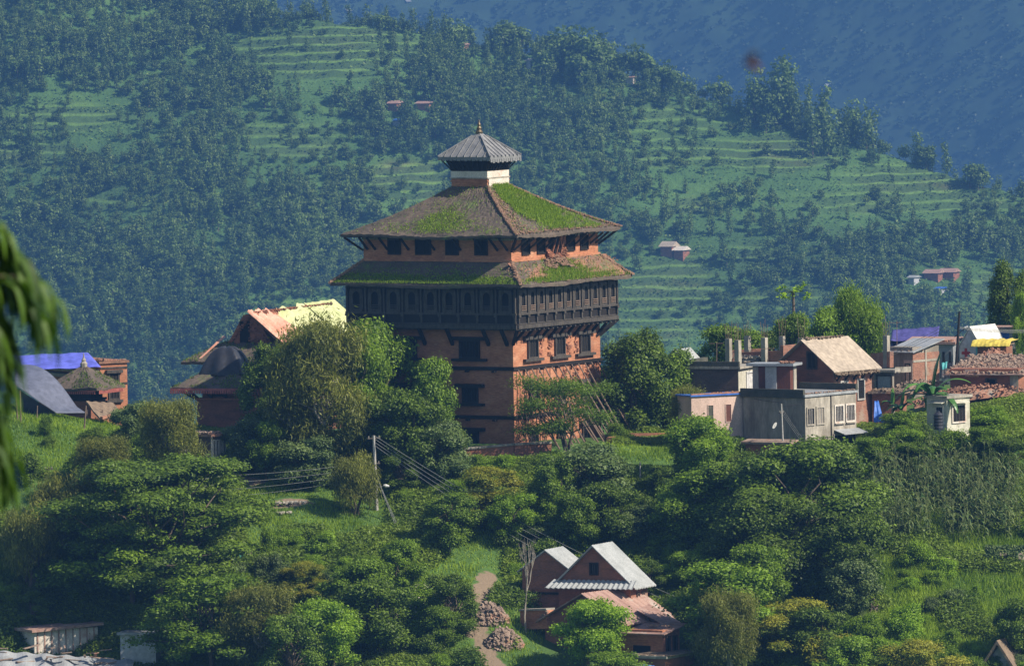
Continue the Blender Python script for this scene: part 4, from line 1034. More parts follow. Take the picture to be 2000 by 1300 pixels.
# grey concrete two-storey house, left
gc, L1, L2, zw, ro = flat_house(1573, 888, -.5, 38, 118, 104, 113, 'two-storey grey cement house with barred windows and mouldy parapet', 'concrete', 'metal_roof', ov=.12)
MB().fb('R', 0, 0, L2, -1.2, zw - .02, 0, .03).build('front_wall', M['slab'], gc)
MB().box(-L1 - .1, .02, -.15, .02, zw - .05, zw + .42).build('parapet', M['concrete_dark'], gc); MB().box(-L1 * .9, .1, L2 - .1, L2 + .1, zw + .14, zw + .5).build('parapet', M['concrete_dark'], gc)
mb = MB(); scatter_bricks(mb, lambda u, v: (.05 - .25 * v, u * L2, zw + .18), 90, .13, 9); mb.build('loose_tiles', M['rubble_pale'], ro)
for j, (f, w_, pm_, nb) in enumerate(((.10, .5, 'dark', 2), (.29, .55, 'concrete', 2), (.66, .62, 'dark', 4), (.88, .62, 'dark', 4))):
    window(gc, 'R', .03, L2 * f, zw * .66, w_ * 1.15, .86, fm='white' if j > 1 else 'slab', pm=pm_, bars=nb, t=.06, sill=2 if j > 1 else 0)
MB().fb('R', .03, L2 * .50 - .03, L2 * .50 + .03, -1, zw, 0, .05).build('drain_pipe', M['wood'], gc)
window(gc, 'R', .03, L2 * .76, .28, 2.0, 1.3, fm='slab', pm='dark', bars=5, name='door', barm='wood_grey')
window(gc, 'R', .03, L2 * .33, .28, .8, 1.3, fm='slab', pm='concrete', name='door')
MB().slabq([(.03, L2 * .56, 1.25), (.75, L2 * .56, 1.02), (.75, L2 * 1.03, 1.02), (.03, L2 * 1.03, 1.25)], .04).build('awning', M['metal_roof'], gc)
lo = MB().slabq([(-3.2, -.9, .0), (0, -.9, 0), (0, .0, .12), (-3.2, 0, .12)], .12).build('roof', M['rubble_pale'])
po = root('porch', at(1560, 862, -2.2), 'low brick porch roof between the pink and the grey cement house', 'porch', rz=-R(30)); lo.parent = po
MB().box(-3.0, -.2, -.7, -.1, -1.6, -.13).build('wall', M['brick_dark'], po)
# white metal-roofed house at the left end
wg, L1, L2, zw, zr, ro = gable_house(1338, 745, 30, 25, 40, 30, 38, 60, 'small house with pale grey metal gable roof behind the round trees', 'house', 'tent_grey', 'white_metal', ov=.2, ov_side=.5)
window(wg, 'L', 0, -L1 * .4, zw * .5, .3, .5, fm='tent_grey')
# long low house with metal roof and brick side
lh, L1, L2, zw, ro = flat_house(1783, 752, 24, 40, 46, 54, 74, 'long low house with rusty metal roof, pale door wall and cracked brick side', 'concrete', 'metal_roof', ov=.25, tilt=.32, th=.06)
MB().fb('R', 0, 0, L2, -.5, zw - .35, 0, .03).build('brick_side', M['brick_village'], lh)
MB().fb('R', .03, 0, L2, zw * .60, zw * .66, 0, .03).fb('R', .03, L2 * .45, L2 * .5, 0, zw * .9, 0, .05).build('concrete_band', M['slab'], lh)
MB().fb('L', 0, -L1 * .35, 0, -.3, zw * .66, 0, .03).build('pale_wall', M['pink'], lh)
window(lh, 'L', .03, -L1 * .20, zw * .30, .25, 1.05, fm='concrete_dark', pm='tent', name='door')
mb = MB(); scatter_bricks(mb, lambda u, v: (-L1 * u, -.1 + v * 1.0, zw - .2), 60, .16, 8); mb.build('loose_tiles', M['rubble_pale'], ro)
# small annex with shutter
ax, L1, L2, zw, ro = flat_house(1742, 768, 17, 20, 34, 5, 42, 'tiny annex with grey roller shutter beside the gabled brick house', 'concrete', 'slab', ov=.3)
window(ax, 'L', 0, -L1 * .42, zw * .42, .8, .95, fm='wood_grey', pm='metal_roof', name='door')
# tall grey metal shed behind
ms, L1, L2, zw, ro = flat_house(1862, 730, 30, 18, 86, 14, 62, 'grey sheet metal shed behind the long low house', 'metal_roof', 'rust_metal', ov=.2, tilt=.12, name='metal_shed', cat='shed')
mb = MB(); scatter_bricks(mb, lambda u, v: (-L1 * u, -.1 + v * .5, zw + .08), 120, .18, 10); mb.build('loose_tiles', M['rubble'], ro)
for i in range(3): MB().fb('L', 0, -L1 * .2 + i * .4 - .1, -L1 * .2 + i * .4 + .03, 0, zw * .7, 0, .05).build('side_post', M['wood'], ms)
# dull violet tarp shelter
PV = at(1740, 690, 36)
vt = root('tarp_shelter', PV, 'dull violet tarpaulin shelter behind the metal shed', 'tent')
cloth(lambda u, v: (at(1739, 666, 35).lerp(at(1832, 660, 35), u)).lerp(at(1743, 643, 38).lerp(at(1835, 637, 38), u), v) - PV, 24, 8, .04, 4, fold=16).build('roof', M['navy_tarp'], vt, True)
MB().grid(lambda u, v: (at(1739, 690, 35.2).lerp(at(1832, 690, 35.2), u)).lerp(at(1739, 666, 35.2).lerp(at(1832, 660, 35.2), u), v) - PV + Vector((0, .07 * math.sin(u * 30), 0)), 20, 4, .02).build('curtain', M['navy_tarp'], vt)
# white relief tent with red cross
wt, L1, L2, zw, zr, ro = gable_house(1917, 708, 30, 30, 42, 52, 30, 68, 'white canvas relief tent with a red cross on its grey end wall', 'tent', 'tent_grey', 'tent', ov=.06, ov_side=.06, name='relief_tent', ridge_shift=0, down=.6)
s_ = .17
cr = MB().fb('L', 0, -L1 * .70 - s_ / 2, -L1 * .70 + s_ / 2, zw * .62 - .28, zw * .62 + .28, 0, .012).fb('L', 0, -L1 * .70 - .28, -L1 * .70 + .28, zw * .62 - s_ / 2, zw * .62 + s_ / 2, .001, .014)
cr.build('red_cross', M['red'], wt)
MB().fb('L', 0, -L1 * .95, -L1 * .5, .22, .26, 0, .01).fb('L', 0, -L1 * .95, -L1 * .5, .10, .13, 0, .01).build('printed_line', M['rubble'], wt)
MB().fb('L', 0, -L1 * .22, -L1 * .04, -.2, zw * 1.05, .0, .05).build('door_flap', M['teal'], wt)
# yellow tarp shack
ys_, L1, L2, zw, ro = flat_house(1966, 712, 24, 18, 56, 14, 38, 'mud shack with crumpled yellow tarpaulin roof in front of the relief tent', 'brick_dark', 'thatch', 'shack', .1, 'shack')
o = cloth(lambda u, v: (-L1 - .3 + u * (L1 + .6), -.45 + v * (L2 + .7), zw + .30 - .5 * max(0, .22 - v) * 3 + .02 * math.sin(u * 25)), 36, 10, .03, 12, fold=26).build('tarpaulin', M['yellow_tarp'], None, True); lay(o, ys_)
tag(o, 'crumpled yellow tarpaulin laid over the mud shack roof', 'tarpaulin')
# rubble heap
def heap(px, y, py, ax, ay, h, n, mat, label, seed, s=.15):
    p = at(px, py, y); mb = rubble_mb(n, ax, ay, h, s, seed); g0 = g1(p.x, p.y); vs = np.array(mb.v); dz = gz(vs[:, 0] + p.x, vs[:, 1] + p.y) - g0
    p.z = g0 if y < -15 else p.z; vs[:, 2] += dz; mb.v = [tuple(q) for q in vs]; o = mb.build('rubble_heap', M[mat]); o.location = p
    return tag(o, label, 'rubble heap')
heap(1938, 20, 728, 1.7, 1.6, 1.45, 520, 'rubble', 'high heap of red broken bricks in front of the yellow-roofed shack', 3)
heap(1890, 12, 775, 3.6, .9, .7, 420, 'rubble', 'long spill of broken bricks under the wall of the rubble-roofed house', 5)
heap(1792, 14, 758, 1.8, .9, .45, 200, 'rubble_pale', 'small pale heap of broken tiles beside the banana plant', 6)
# long house with tiles strewn on its roof, right edge
rh, L1, L2, zw, ro = flat_house(1990, 790, 12, 18, 132, 60, 70, 'long brick house with broken tiles strewn over its metal roof at the right edge', 'brick_dark', 'rust_metal', ov=.35, tilt=.35, th=.08)
mb = MB(); scatter_bricks(mb, lambda u, v: (.3 - (L1 + .6) * u, -.3 + v * (L2 + .5), zw + .12 - .32 + .70 * v), 900, .2, 11); mb.build('loose_tiles', M['rubble_pale'], ro)
MB().fb('L', 0, -L1 * .78, -L1 * .58, zw * .78, zw * .98, 0, .04).build('plaster_patch', M['pink'], rh)
MB().fb('L', 0, -.5, -.02, -.5, zw * .9, 0, .04).build('plaster_corner', M['slab'], rh)
window(rh, 'L', 0, -L1 * .40, zw * .55, .5, .6, fm='wood_grey')
# far right strip of roofs behind
fr1, L1, L2, zw, ro = flat_house(2005, 690, 34, 15, 60, 10, 48, 'dark house with blue sheet under the big dark tree at the right edge', 'tent_grey', 'rust_metal', ov=.3)
MB().fb('L', 0, -L1 * 1.0, -L1 * .55, zw * .45, zw * .9, 0, .06).build('blue_panel', M['blue_sheet'], fr1)
# small white house among trees
sw, L1, L2, zw, ro = flat_house(1850, 846, 2, 42, 38, 47, 68, 'small cream white house with two dark windows below the banana plant', 'cream', 'slab', ov=.12)
window(sw, 'R', 0, L2 * .50, zw * .55, 1.05, .9, fm='white', pm='dark', bars=3, barm='wood_grey'); window(sw, 'L', 0, -L1 * .35, zw * .52, .45, .9, fm='white', pm='dark', bars=2, barm='wood_grey')
for f in (0, 1): MB().slabq([(0, L2 * .22, zw * .93), (.35, L2 * .22, zw * .88), (.35, L2 * .8, zw * .88), (0, L2 * .8, zw * .93)], .05).build('awning', M['cream'], sw) if f else MB().slabq([(-L1 * .8, -.35, zw * .88), (-.1, -.35, zw * .88), (-.1, 0, zw * .93), (-L1 * .8, 0, zw * .93)], .05).build('awning', M['cream'], sw)
# black water tank
wtk = root('water_tank', at(1833, 838, 0.5), 'small black ribbed water tank beside the cream house', 'water tank')
MB().tube([(0, 0, z * .09) for z in range(10)] + [(0, 0, .9), (0, 0, .98)], [.28 if i % 2 else .26 for i in range(10)] + [.2, .09], 14).build('body', M['black_tarp'], wtk)
MB().tube([(0, 0, .95), (0, 0, 1.03)], .1, 10).build('lid', M['black_tarp'], wtk)
# rubble roof with blue cloth, left of the banana
rb_, L1, L2, zw, ro = flat_house(1762, 800, 8, 15, 58, 10, 32, 'low shed with broken tiles and boards on its roof beside the gabled house', 'brick_dark', 'rubble_pale', 'low_shed', .2, 'shed')
mb = MB(); scatter_bricks(mb, lambda u, v: (.1 - (L1 + .2) * u, -.1 + v * L2, zw + .18), 150, .22, 12); mb.build('loose_tiles', M['thatch'], ro)
PBl = at(1716, 815, 4.0)
o = cloth(lambda u, v: at(1708, 782, 4.2).lerp(at(1716, 782, 4.4), u).lerp(at(1706, 822, 3.6).lerp(at(1728, 825, 3.4), u), v) - PBl, 10, 10, .05, 21).build('blue_cloth', M['blue_sheet'], None, True); o.location = PBl
tag(o, 'bright blue cloth hanging beside the corner of the gabled brick house', 'cloth')
o = cloth(lambda u, v: at(1838, 712, 22).lerp(at(1862, 706, 22), u).lerp(at(1836, 738, 21.6).lerp(at(1860, 736, 21.6), u), v) - at(1845, 720, 22), 12, 10, .05, 22).build('dark_sheet', M['black_tarp'], None, True); o.location = at(1845, 720, 22)
tag(o, 'dark wet sheet hung below the leaning utility pole', 'cloth')
o = cloth(lambda u, v: at(1838, 709, 21.6).lerp(at(1850, 706, 21.6), u).lerp(at(1840, 722, 21.3).lerp(at(1849, 718, 21.3), u), v) - at(1845, 712, 21.6), 8, 6, .04, 23).build('teal_cloth', M['teal'], None, True); o.location = at(1845, 712, 21.6)
tag(o, 'small teal cloth lying on the dark sheet by the leaning utility pole', 'cloth')

def aerial(px, y, py, label, h=1.6):
    b = at(px, py, y); o = root('aerial', b, label, 'aerial'); MB().tube([(0, 0, 0), (.02, 0, h)], .02, 5).build('mast', M['pole_wood'], o)
    mb = MB(); mb.bar((-.4, 0, h - .1), (.4, .1, h - .1), .02)
    for i in range(4): mb.bar((-.3 + i * .2, -.2, h - .1), (-.3 + i * .2, .25, h - .1), .015)
    mb.build('rods', M['pole_wood'], o)
aerial(1400, 9, 722, 'thin television aerial on the sooty brick house'); aerial(1500, 9, 722, 'thin television aerial above the brown board shed', 1.3); aerial(1752, 26, 690, 'thin aerial at the left end of the long low house', 1.9)
def tank(px, y, py, r, h, mat, label):
    o = root('water_tank', at(px, py, y), label, 'water tank')
    MB().tube([(0, 0, h * i / 8) for i in range(9)] + [(0, 0, h * 1.08)], [r if i % 2 else r * .95 for i in range(9)] + [r * .35], 14).build('body', M[mat], o); MB().tube([(0, 0, h * 1.07), (0, 0, h * 1.16)], r * .34, 10).build('lid', M[mat], o)
dsh = root('satellite_dish', at(1513, 830, -.9), 'small pale satellite dish low on the shaded cement wall', 'satellite dish')
MB().grid(lambda u, v: (.10 * v * math.cos(u * 6.283) + .08 * v * math.sin(u * 6.283), -.1 + .10 * v * math.cos(u * 6.283), .17 * v * math.sin(u * 6.283)), 14, 3, .01).build('reflector', M['tent'], dsh); MB().bar((0, -.12, 0), (0, .3, -.15), .03).build('arm', M['pole'], dsh)
def cable(a, b, sag, label):
    p, q = at(*a), at(*b); pts = [p.lerp(q, t / 12) - p - Vector((0, 0, sag * 4 * (t / 12) * (1 - t / 12))) for t in range(13)]
    o = MB().tube(pts, .013, 4).build('cable', M['wood']); o.location = p; tag(o, label, 'cable')
cable((1566, 662, 27), (1732, 658, 22.5), .35, 'dark cable slung between the bare columns over the tan roof'); cable((1344, 722, 9), (1529, 786, -1.5), .4, 'dark cable from the sooty brick house to the slim pale pole')
cable((1533, 792, -2.2), (1712, 742, 6), .3, 'dark cable from the slim pale pole to the gabled brick house')
for i, (px, y, py, n, mt, lb) in enumerate(((1380, 9.5, 720, 30, 'rubble_pale', 'loose bricks and sticks piled on the sooty brick house roof'), (1460, 26, 700, 40, 'stone', 'heap of stones at the foot of the bare columns'))):
    o = rubble_mb(n, .9, .4, .18, .2, 40 + i, flat=False).build('brick_pile', M[mt]); o.location = at(px, py, y); tag(o, lb, 'bricks')
# ================================================================== centre bottom: red farmhouses with metal roofs
def wpt(px, py, y): return at(px, py, y)
b1, L1, L2, zw, zr, ro = gable_house(1113, 1200, -20, 22, 92, 34, 88, 124, 'tall narrow brick house with pale metal gable roof, left of its twin farmhouse', 'house', 'brick_dark', 'white_metal', ov=.12, ov_side=.25, ribs=14, down=2)
MB().box(-L1 + .2, -.2, -.06, 0, zw * .45, zw * .5).build('ledge', M['wood'], b1)
b2, L1, L2, zw, zr, ro = gable_house(1232, 1215, -22, 24, 140, 34, 78, 148, 'brick farmhouse with broad pale metal gable roof and skirt roof', 'house', 'brick_dark', 'white_metal', ov=.28, ov_side=.42, ribs=16, down=3)
window(b2, 'L', 0, -L1 * .5, zw + .72, .35, .5, fm='wood', pm='dark', bars=2, barm='wood_grey')
sk = MB(); corr(sk, (-L1 - .5, -.75, zw - .28), (.45, -.75, zw - .28), (.35, .0, zw + .12), (-L1 - .3, .0, zw + .12), 34, .03, .03)
sk.build('skirt_roof', M['white_metal'], b2)
MB().fb('R', 0, 0, L2, -2, zw - .3, 0, .03).build('sunny_wall', M['brick_village'], b2)
for f in (.4, .7): window(b2, 'R', .03, L2 * f, zw * .50, .2, .8, fm='wood_grey', pm='dark')
# lower rusty roofed house
b3, L1, L2, zw, zr, ro = gable_house(1216, 1300, -25.5, 33, 150, 92, 88, 138, 'long brick farmhouse with rusty corrugated gable roof, lowest of the farm', 'house', 'brick_dark', 'rust_metal', ov=.35, ov_side=.4, ribs=22, down=3, ridge_shift=.1)
mb = MB(); scatter_bricks(mb, lambda u, v: (-L1 - .3 + .6 * u, -.3 + v * 2.5, zw - .1 + .5 * u), 130, .22, 31); mb.build('loose_tiles', M['rubble_pale'], ro)
b4, L1, L2, zw, ro = flat_house(1295, 1312, -27, 35, 80, 34, 82, 'small brick outhouse with brown sheet roof and dark doorway', 'brick', 'rust_metal', 'outhouse', .35, 'outhouse', tilt=.22, th=.05)
window(b4, 'L', 0, -L1 * .5, zw * .38, 1.15, 1.1, fm='brick', pm='dark', name='door', t=.03)
window(b4, 'R', 0, L2 * .3, zw * .6, .22, .95, fm='wood_grey'); window(b4, 'R', 0, L2 * .7, zw * .6, .22, .95, fm='wood_grey')
mb = MB(); scatter_bricks(mb, lambda u, v: (-L1 * .6 * u, v * .8 + .6, zw + .2), 30, .14, 32); mb.build('loose_tiles', M['rubble_pale'], ro)
# ribbed sheet lean-to right of b3
ll_ = root('lean_to', at(1300, 1218, -22), 'lean-to of ribbed brownish sheets right of the farmhouse', 'lean-to')
p0 = ll_.location
mb = MB(); corr(mb, at(1303, 1222, -25.2) - p0, at(1331, 1215, -23) - p0, at(1268, 1178, -21.5) - p0, at(1243, 1190, -24) - p0, 16, .035, .03); mb.build('roof', M['rust_metal'], ll_)
MB().bar(at(1322, 1226, -24.4) - p0, at(1322, 1300, -24.4) - p0, .1).bar(at(1262, 1196, -23.9) - p0, at(1262, 1290, -23.9) - p0, .1).build('post', M['pole_wood'], ll_)
# pale slab roof at the very bottom
sb, L1, L2, zw, ro = flat_house(1300, 1345, -29, 30, 70, 60, 60, 'low shed roofed with pale boards below the outhouse at the bottom edge', 'brick_dark', 'slab', 'low_shed', .2, 'shed')
mb = MB()
for i in range(5): mb.slabq([(-L1 * .9 + i * .5, -.1, zw + .18), (-L1 * .9 + i * .5 + .35, -.1, zw + .18), (-L1 * .9 + i * .5 + .6, L2, zw + .22), (-L1 * .9 + i * .5 + .2, L2, zw + .22)], .03)
mb.build('boards', M['thatch'], sb)
o = cloth(lambda u, v: at(1238, 1296, -30).lerp(at(1278, 1298, -30), u).lerp(at(1236, 1306, -30.6).lerp(at(1280, 1308, -30.6), u), v) - at(1258, 1300, -30), 12, 6, .05, 33).build('blue_cloth', M['blue_sheet'], None, True); o.location = at(1258, 1300, -30)
tag(o, 'blue plastic sheet at the bottom edge below the brick outhouse', 'plastic sheet')
heap(955, -21.5, 1192, 1.15, .7, .95, 330, 'rubble_pale', 'sunlit stack of clay bricks beside the path, upper of two', 8, .18)
heap(985, -24, 1240, 1.05, .8, .9, 300, 'rubble_pale', 'brick stack beside the path close to the farmhouse, lower of two', 9, .18)
# brick ledge in front of the left farmhouse
lw = wall_run([at(1022, 1192, -21.5), at(1075, 1190, -23)], .0, .5, 'brick', 'low_wall', 'low brick ledge before the left farmhouse', 'slab', 1.0)
# bottom right gables
b5, L1, L2, zw, zr, ro = gable_house(1506, 1300, -25, 60, 20, 32, 34, 60, 'little hut with pale roof showing between trees at the bottom', 'hut', 'door_brown', 'white_metal', ov=.2, ov_side=.25, gable='R', name='hut')
b6, L1, L2, zw, zr, ro = gable_house(1990, 1345, -26, 20, 72, 60, 30, 88, 'thatched gable with pale blue sheeting under it in the bottom right corner', 'house', 'tent_grey', 'thatch', ov=.5, ov_side=.35, th=.22, name='thatched_house')
MB().fb('L', 0, -L1 * .72, -L1 * .28, .1, zw + .7, .0, .05).build('sheeting', M['metal_roof'], b6)
# bottom left house of pinkish sheets and roof edge
b7, L1, L2, zw, ro = flat_house(68, 1292, -22, 62, 30, 122, 62, 'house clad in rust-streaked pale sheets under the big layered tree', 'white', 'rust_metal', ov=.25, tilt=.1)
mb = MB()
for i in range(9): mb.fb('R', 0, .15 + i * L2 / 9, .22 + i * L2 / 9, 0, zw, 0, .04)
mb.build('batten', M['rust_metal'], b7)
b8, L1, L2, zw, ro = flat_house(305, 1305, -23, 15, 70, 14, 66, 'grey rendered hut beside the sheet-clad house at bottom left', 'tent_grey', 'metal_roof', 'hut', .15, 'hut')
p0 = at(100, 1290, -27)
br = root('sheet_roof', p0, 'low roof of grey metal sheets and boards in the bottom left corner', 'roof')
MB().grid(lambda u, v: at(-120, 1262, -25).lerp(at(262, 1288, -25.5), u).lerp(at(-120, 1330, -29).lerp(at(250, 1335, -29), u), v) - p0 + Vector((0, 0, .05 * math.sin(u * 60))), 60, 6, .05).build('sheets', M['metal_roof'], br)
mb = MB(); rg = random.Random(77)
for i in range(26):
    a = at(rg.uniform(-40, 250), rg.uniform(1272, 1305), -26.5) - p0 + Vector((0, 0, .25)); b = a + Vector((rg.uniform(-1.2, 1.2), rg.uniform(-.6, .6), rg.uniform(-.1, .2))); mb.bar(a, b, rg.uniform(.08, .3), .04)
mb.build('boards', M['rubble_pale'], br)
for q_ in ((-100, 1300), (240, 1310)): p = at(q_[0], q_[1], -26) - p0; MB().bar(p + Vector((0, 0, -2)), p, .15).build('post', M['pole_wood'], br)
# stone retaining wall at the right edge, metal sheet above
wall_run([at(1946, 1142, -14), at(2040, 1140, -13.5)], 2.0, .6, 'stone', 'stone_wall', 'rough stone retaining wall half covered by creepers at the right edge', None, 1.0)
o = MB().slabq([(-1.4, -.6, 0), (2, -.6, .1), (2.2, .8, .35), (-1.0, .8, .25)], .04).build('metal_sheet', M['white_metal']); o.location = at(1982, 990, -6); tag(o, 'pale metal sheet roof corner among bushes at the right edge', 'metal sheet')

# ================================================================== poles, wires and small things
def upole(px, y, top_py, label, r=.09, arms=(), mat='pole', lean=0, name='utility_pole'):
    b = onground(px, y, -.3); t = at(px + lean, top_py, y)
    rt = root(name, b, label, 'utility pole')
    MB().tube([(0, 0, 0), t - b], [r, r * .65], 8).build('pole', M[mat], rt)
    for d_, w_ in arms:
        p = (t - b) + Vector((0, 0, -d_)); MB().bar(p + Vector((-w_, -.25, 0)), p + Vector((w_, .25, 0)), .07).build('crossarm', M['wood_grey'], rt)
        for s_ in (-.8, 0, .8): q_ = p + Vector((w_ * s_, .25 * s_, .03)); MB().tube([q_, q_ + Vector((0, 0, .1))], .03, 6).build('insulator', M['slab'], rt)
    return t
def wire(p, q, sag, label, group, r=.011):
    n = 18; o0 = p; pts = []
    for i in range(n + 1):
        t = i / n; pts.append(p.lerp(q, t) - o0 - Vector((0, 0, sag * 4 * t * (1 - t))))
    o = MB().tube(pts, r, 4).build('wire', M['wire']); o.location = o0; return tag(o, label, 'wire', group)
tp = upole(734, -7.5, 850, 'tall leaning utility pole on the slope left of the palace', .11, ((.15, .35), (1.55, .3)), lean=-4)
for i in range(4):
    a = tp + Vector((-.1, 0, -1.45 - i * .27)); e_ = at(440, 928 + i * 14, -6); f_ = at(-60, 975 + i * 24, -9)
    wire(a, e_, .12, 'one of the near-level wires running left from the leaning pole', 'level wires left of the pole'); wire(e_, f_, .3, 'one of the low wires crossing the left meadow', 'wires over the left meadow')
for i in range(4):
    wire(tp + Vector((.1, 0, -.05 - i * .18)), at(1345 - i * 22, 1175 + i * 6, -20), .5, 'one of the long wires falling right from the pole top towards the farm', 'wires falling towards the farm')
for i in range(3):
    wire(tp + Vector((.1, 0, -2.2)), at(860 + i * 14, 1205 + i * 12, -19), .5, 'one of the wires dropping steeply right below the pole', 'steep wires below the pole')
sl_ = root('street_lamp', tp + Vector((.0, -.1, -2.9)), 'small lamp on the steep wires beside the leaning pole', 'lamp')
MB().bar((0, 0, 0), (.5, -.1, .12), .04).build('arm', M['pole'], sl_); MB().tube([(.5, -.1, .14), (.62, -.12, .12), (.8, -.15, .1)], [.06, .1, .05], 8).build('head', M['tent'], sl_)
upole(95, -6, 912, 'thin dark utility pole in the left meadow', .06, ((.1, .2),), 'wood_grey')
upole(1250, -6.5, 902, 'short grey post standing in the tall grass right of the palace', .055, (), 'pole', name='post')
t2 = upole(1531, -2.2, 788, 'slim pale pole with guy wires before the grey cement house', .06, ((.5, .12),), 'pole', -5)
for i in range(3): wire(t2 + Vector((0, 0, -.2 - i * .15)), at(1572, 862 + i * 5, -1.2), .02, 'one of the guy wires slanting across the grey cement wall', 'guy wires of the slim pole')
t3 = upole(1864, 19, 608, 'dark crooked utility pole leaning by the metal shed', .10, (), 'wood', 10)
o = root('street_lamp', at(1876, 646, 19), 'lamp head on an arm from the crooked pole', 'lamp'); MB().bar((-.35, 0, -.35), (.25, 0, .15), .045).build('arm', M['wood'], o); MB().tube([(.25, 0, .15), (.45, 0, .22)], [.08, .1], 8).build('head', M['tent'], o)
for i in range(3): wire(t3 + Vector((0, 0, -.3 - i * .2)), at(1735, 690 + i * 3, 22), .1, 'one of the wires running left from the crooked pole', 'wires left of the crooked pole')
for i in range(3): wire(t3 + Vector((0, 0, -.9 - i * .05)), at(2060, 640 + i * 3, 30), .15, 'one of the wires running right from the crooked pole', 'wires right of the crooked pole')
st = upole(1702, -20, 1190, 'dark stump-topped post on the lower right slope', .13, (), 'bark', name='post')
o = MB(); 
for i in range(40):
    a = Vector((random.gauss(0, .16), random.gauss(0, .16), random.gauss(0, .22))); o.bar(a, a + Vector((random.gauss(0, .15), random.gauss(0, .15), random.gauss(-.05, .15))), .06)
o = o.build('creeper', M['bark']); o.location = st; tag(o, 'tuft of dead creeper on top of the dark post on the lower slope', 'creeper')
pole_px(936, -24.5, 1262, .06, 'short dark post on the path at the bottom, near the brick stacks', mat='wood')
# fence posts on the middle left meadow
for i, (px, y, tpx) in enumerate(((541, -10, 1018), (555, -9.5, 1022), (571, -10, 1018), (598, -10.5, 1045), (616, -9, 1028), (520, -9, 1018))):
    pole_px(px, y, tpx, .045, 'thin pale fence post on the sunny meadow below the shed', 'fence_post', 'tent' if i in (0, 3) else 'pole_wood', 'fence post', group='fence posts on the meadow')
# washing
wl0 = root('clothes_line', at(455, 1085, -16), 'washing line between two posts behind the big layered tree', 'clothes line')
MB().bar(at(420, 1078, -16) - wl0.location, at(490, 1082, -16) - wl0.location, .02).build('line', M['wire'], wl0)
for px in (420, 490): p = at(px, 1078, -16) - wl0.location; MB().bar(p, p + Vector((0, 0, -1.8)), .06).build('post', M['pole_wood'], wl0)
for px, w_, m_2, lb in ((436, 13, 'red', 'crimson cloth hanging on the washing line, left one'), (452, 12, 'red', 'dark red cloth hanging on the washing line, middle one'), (470, 14, 'teal', 'teal cloth hanging on the washing line')):
    a = at(px, 1080, -16.05)
    o = MB().grid(lambda u, v: (w_ / 35 * (u - .5), .04 * math.sin(u * 12), -.55 * v), 8, 5, .01).build('hanging_cloth', M[m_2]); o.location = a; tag(o, lb, 'cloth')
wall_run([at(440, 1100, -15.5), at(515, 1108, -15)], .1, .3, 'stone', 'stone_wall', 'dark terrace wall under the washing line', None, 1.0)
for px, py, y, n, lb in ((560, 982, -7.6, 60, 'scatter of pale stones on the sunny meadow, larger patch'), (548, 1010, -9, 20, 'few pale stones on the meadow, lower patch')):
    o = rubble_mb(n, 1.0 if n > 30 else .5, .5, .05, .22, 5, flat=True).build('stones', M['slab']); p = onground(px, y); o.location = p; tag(o, lb, 'stones')
heap(468, 0, 930, 1.3, .8, .35, 160, 'rubble', 'low heap of reddish earth and bricks beside the small shed', 12)
# insect in flight, far out of focus
bug = at(1468, 126, -585); bo = root('flying_insect', bug, 'tiny brown insect in flight against the blue mountain', 'insect')
MB().tube([(-.011, 0, .004), (-.006, 0, .003), (0, 0, 0), (.007, 0, -.004), (.012, 0, -.008)], [.001, .0045, .005, .0045, .0015], 8).build('body', M['bug'], bo, True)
for s_ in (-1, 1): MB().grid(lambda u, v: (-.004 + .01 * v + .002 * u, s_ * .016 * u, .004 + .012 * u), 3, 3, .0003).build('wing', M['bug'], bo)
# houses on the far hill
def hillhouse(px, py, w_, h_, label, wm='brick_dark', rm_='slab', y=None):
    y = y or 1900.0
    while True:
        p = at(px, py, y)
        if float(hz(np.array([p.x]), np.array([p.y]))[0]) >= p.z or y > 2500: break
        y += 1
    h = root('hill_house', at(px, py - 4, y - 2), label, 'house', 'houses on the far hillside', rz=-R(25)); k = kpm(y); W, H = w_ / k, 1.1 * h_ / k
    MB().box(-W, 0, 0, 4, -2, H * .62).build('wall', M[wm], h)
    MB().add([(-W - .4, -.5, H * .6), (.4, -.5, H * .6), (.4, 4.5, H * .6), (-W - .4, 4.5, H * .6), (-W - .4, 2, H), (.4, 2, H)], [(0, 1, 5, 4), (3, 4, 5, 2), (0, 4, 3), (1, 2, 5)]).build('roof', M[rm_], h)
hillhouse(1312, 500, 24, 22, 'dark brick house with pale roof in the fields right of the palace roof', 'brick_dark', 'tan_roof')
hillhouse(1334, 504, 20, 17, 'lower pale-roofed house beside the dark one in the fields right of the palace', 'brick_dark', 'white')
hillhouse(1832, 548, 30, 16, 'long reddish roofed house on the hill above the village, left one', 'brick_dark', 'rust_metal')
hillhouse(1862, 546, 30, 16, 'long reddish roofed house on the hill above the village, right one', 'brick_dark', 'rust_metal')
hillhouse(1785, 552, 12, 9, 'tiny white roofed hut on the hill above the village', 'tent_grey', 'white_metal')
hillhouse(1838, 572, 12, 7, 'tiny hut with blue roof on the hill above the village', 'tent_grey', 'blue_sheet')
hillhouse(775, 214, 20, 12, 'reddish roofed house among trees above the palace roof, left one', 'brick', 'rust_metal')
hillhouse(838, 212, 28, 9, 'long reddish roof among trees above the palace roof, right one', 'brick', 'rust_metal')
hillhouse(784, 245, 18, 8, 'hut with blue roof among trees above the palace roof', 'tent_grey', 'blue_sheet')
hillhouse(1036, 128, 9, 8, 'tiny white house on the skyline left of the big clump', 'tent', 'white_metal')
hillhouse(1236, 160, 14, 7, 'tiny pinkish house on the skyline right of the big clump', 'white', 'rust_metal')
hillhouse(902, 100, 14, 12, 'small red roofed house on the skyline above the terraces', 'brick', 'rust_metal')
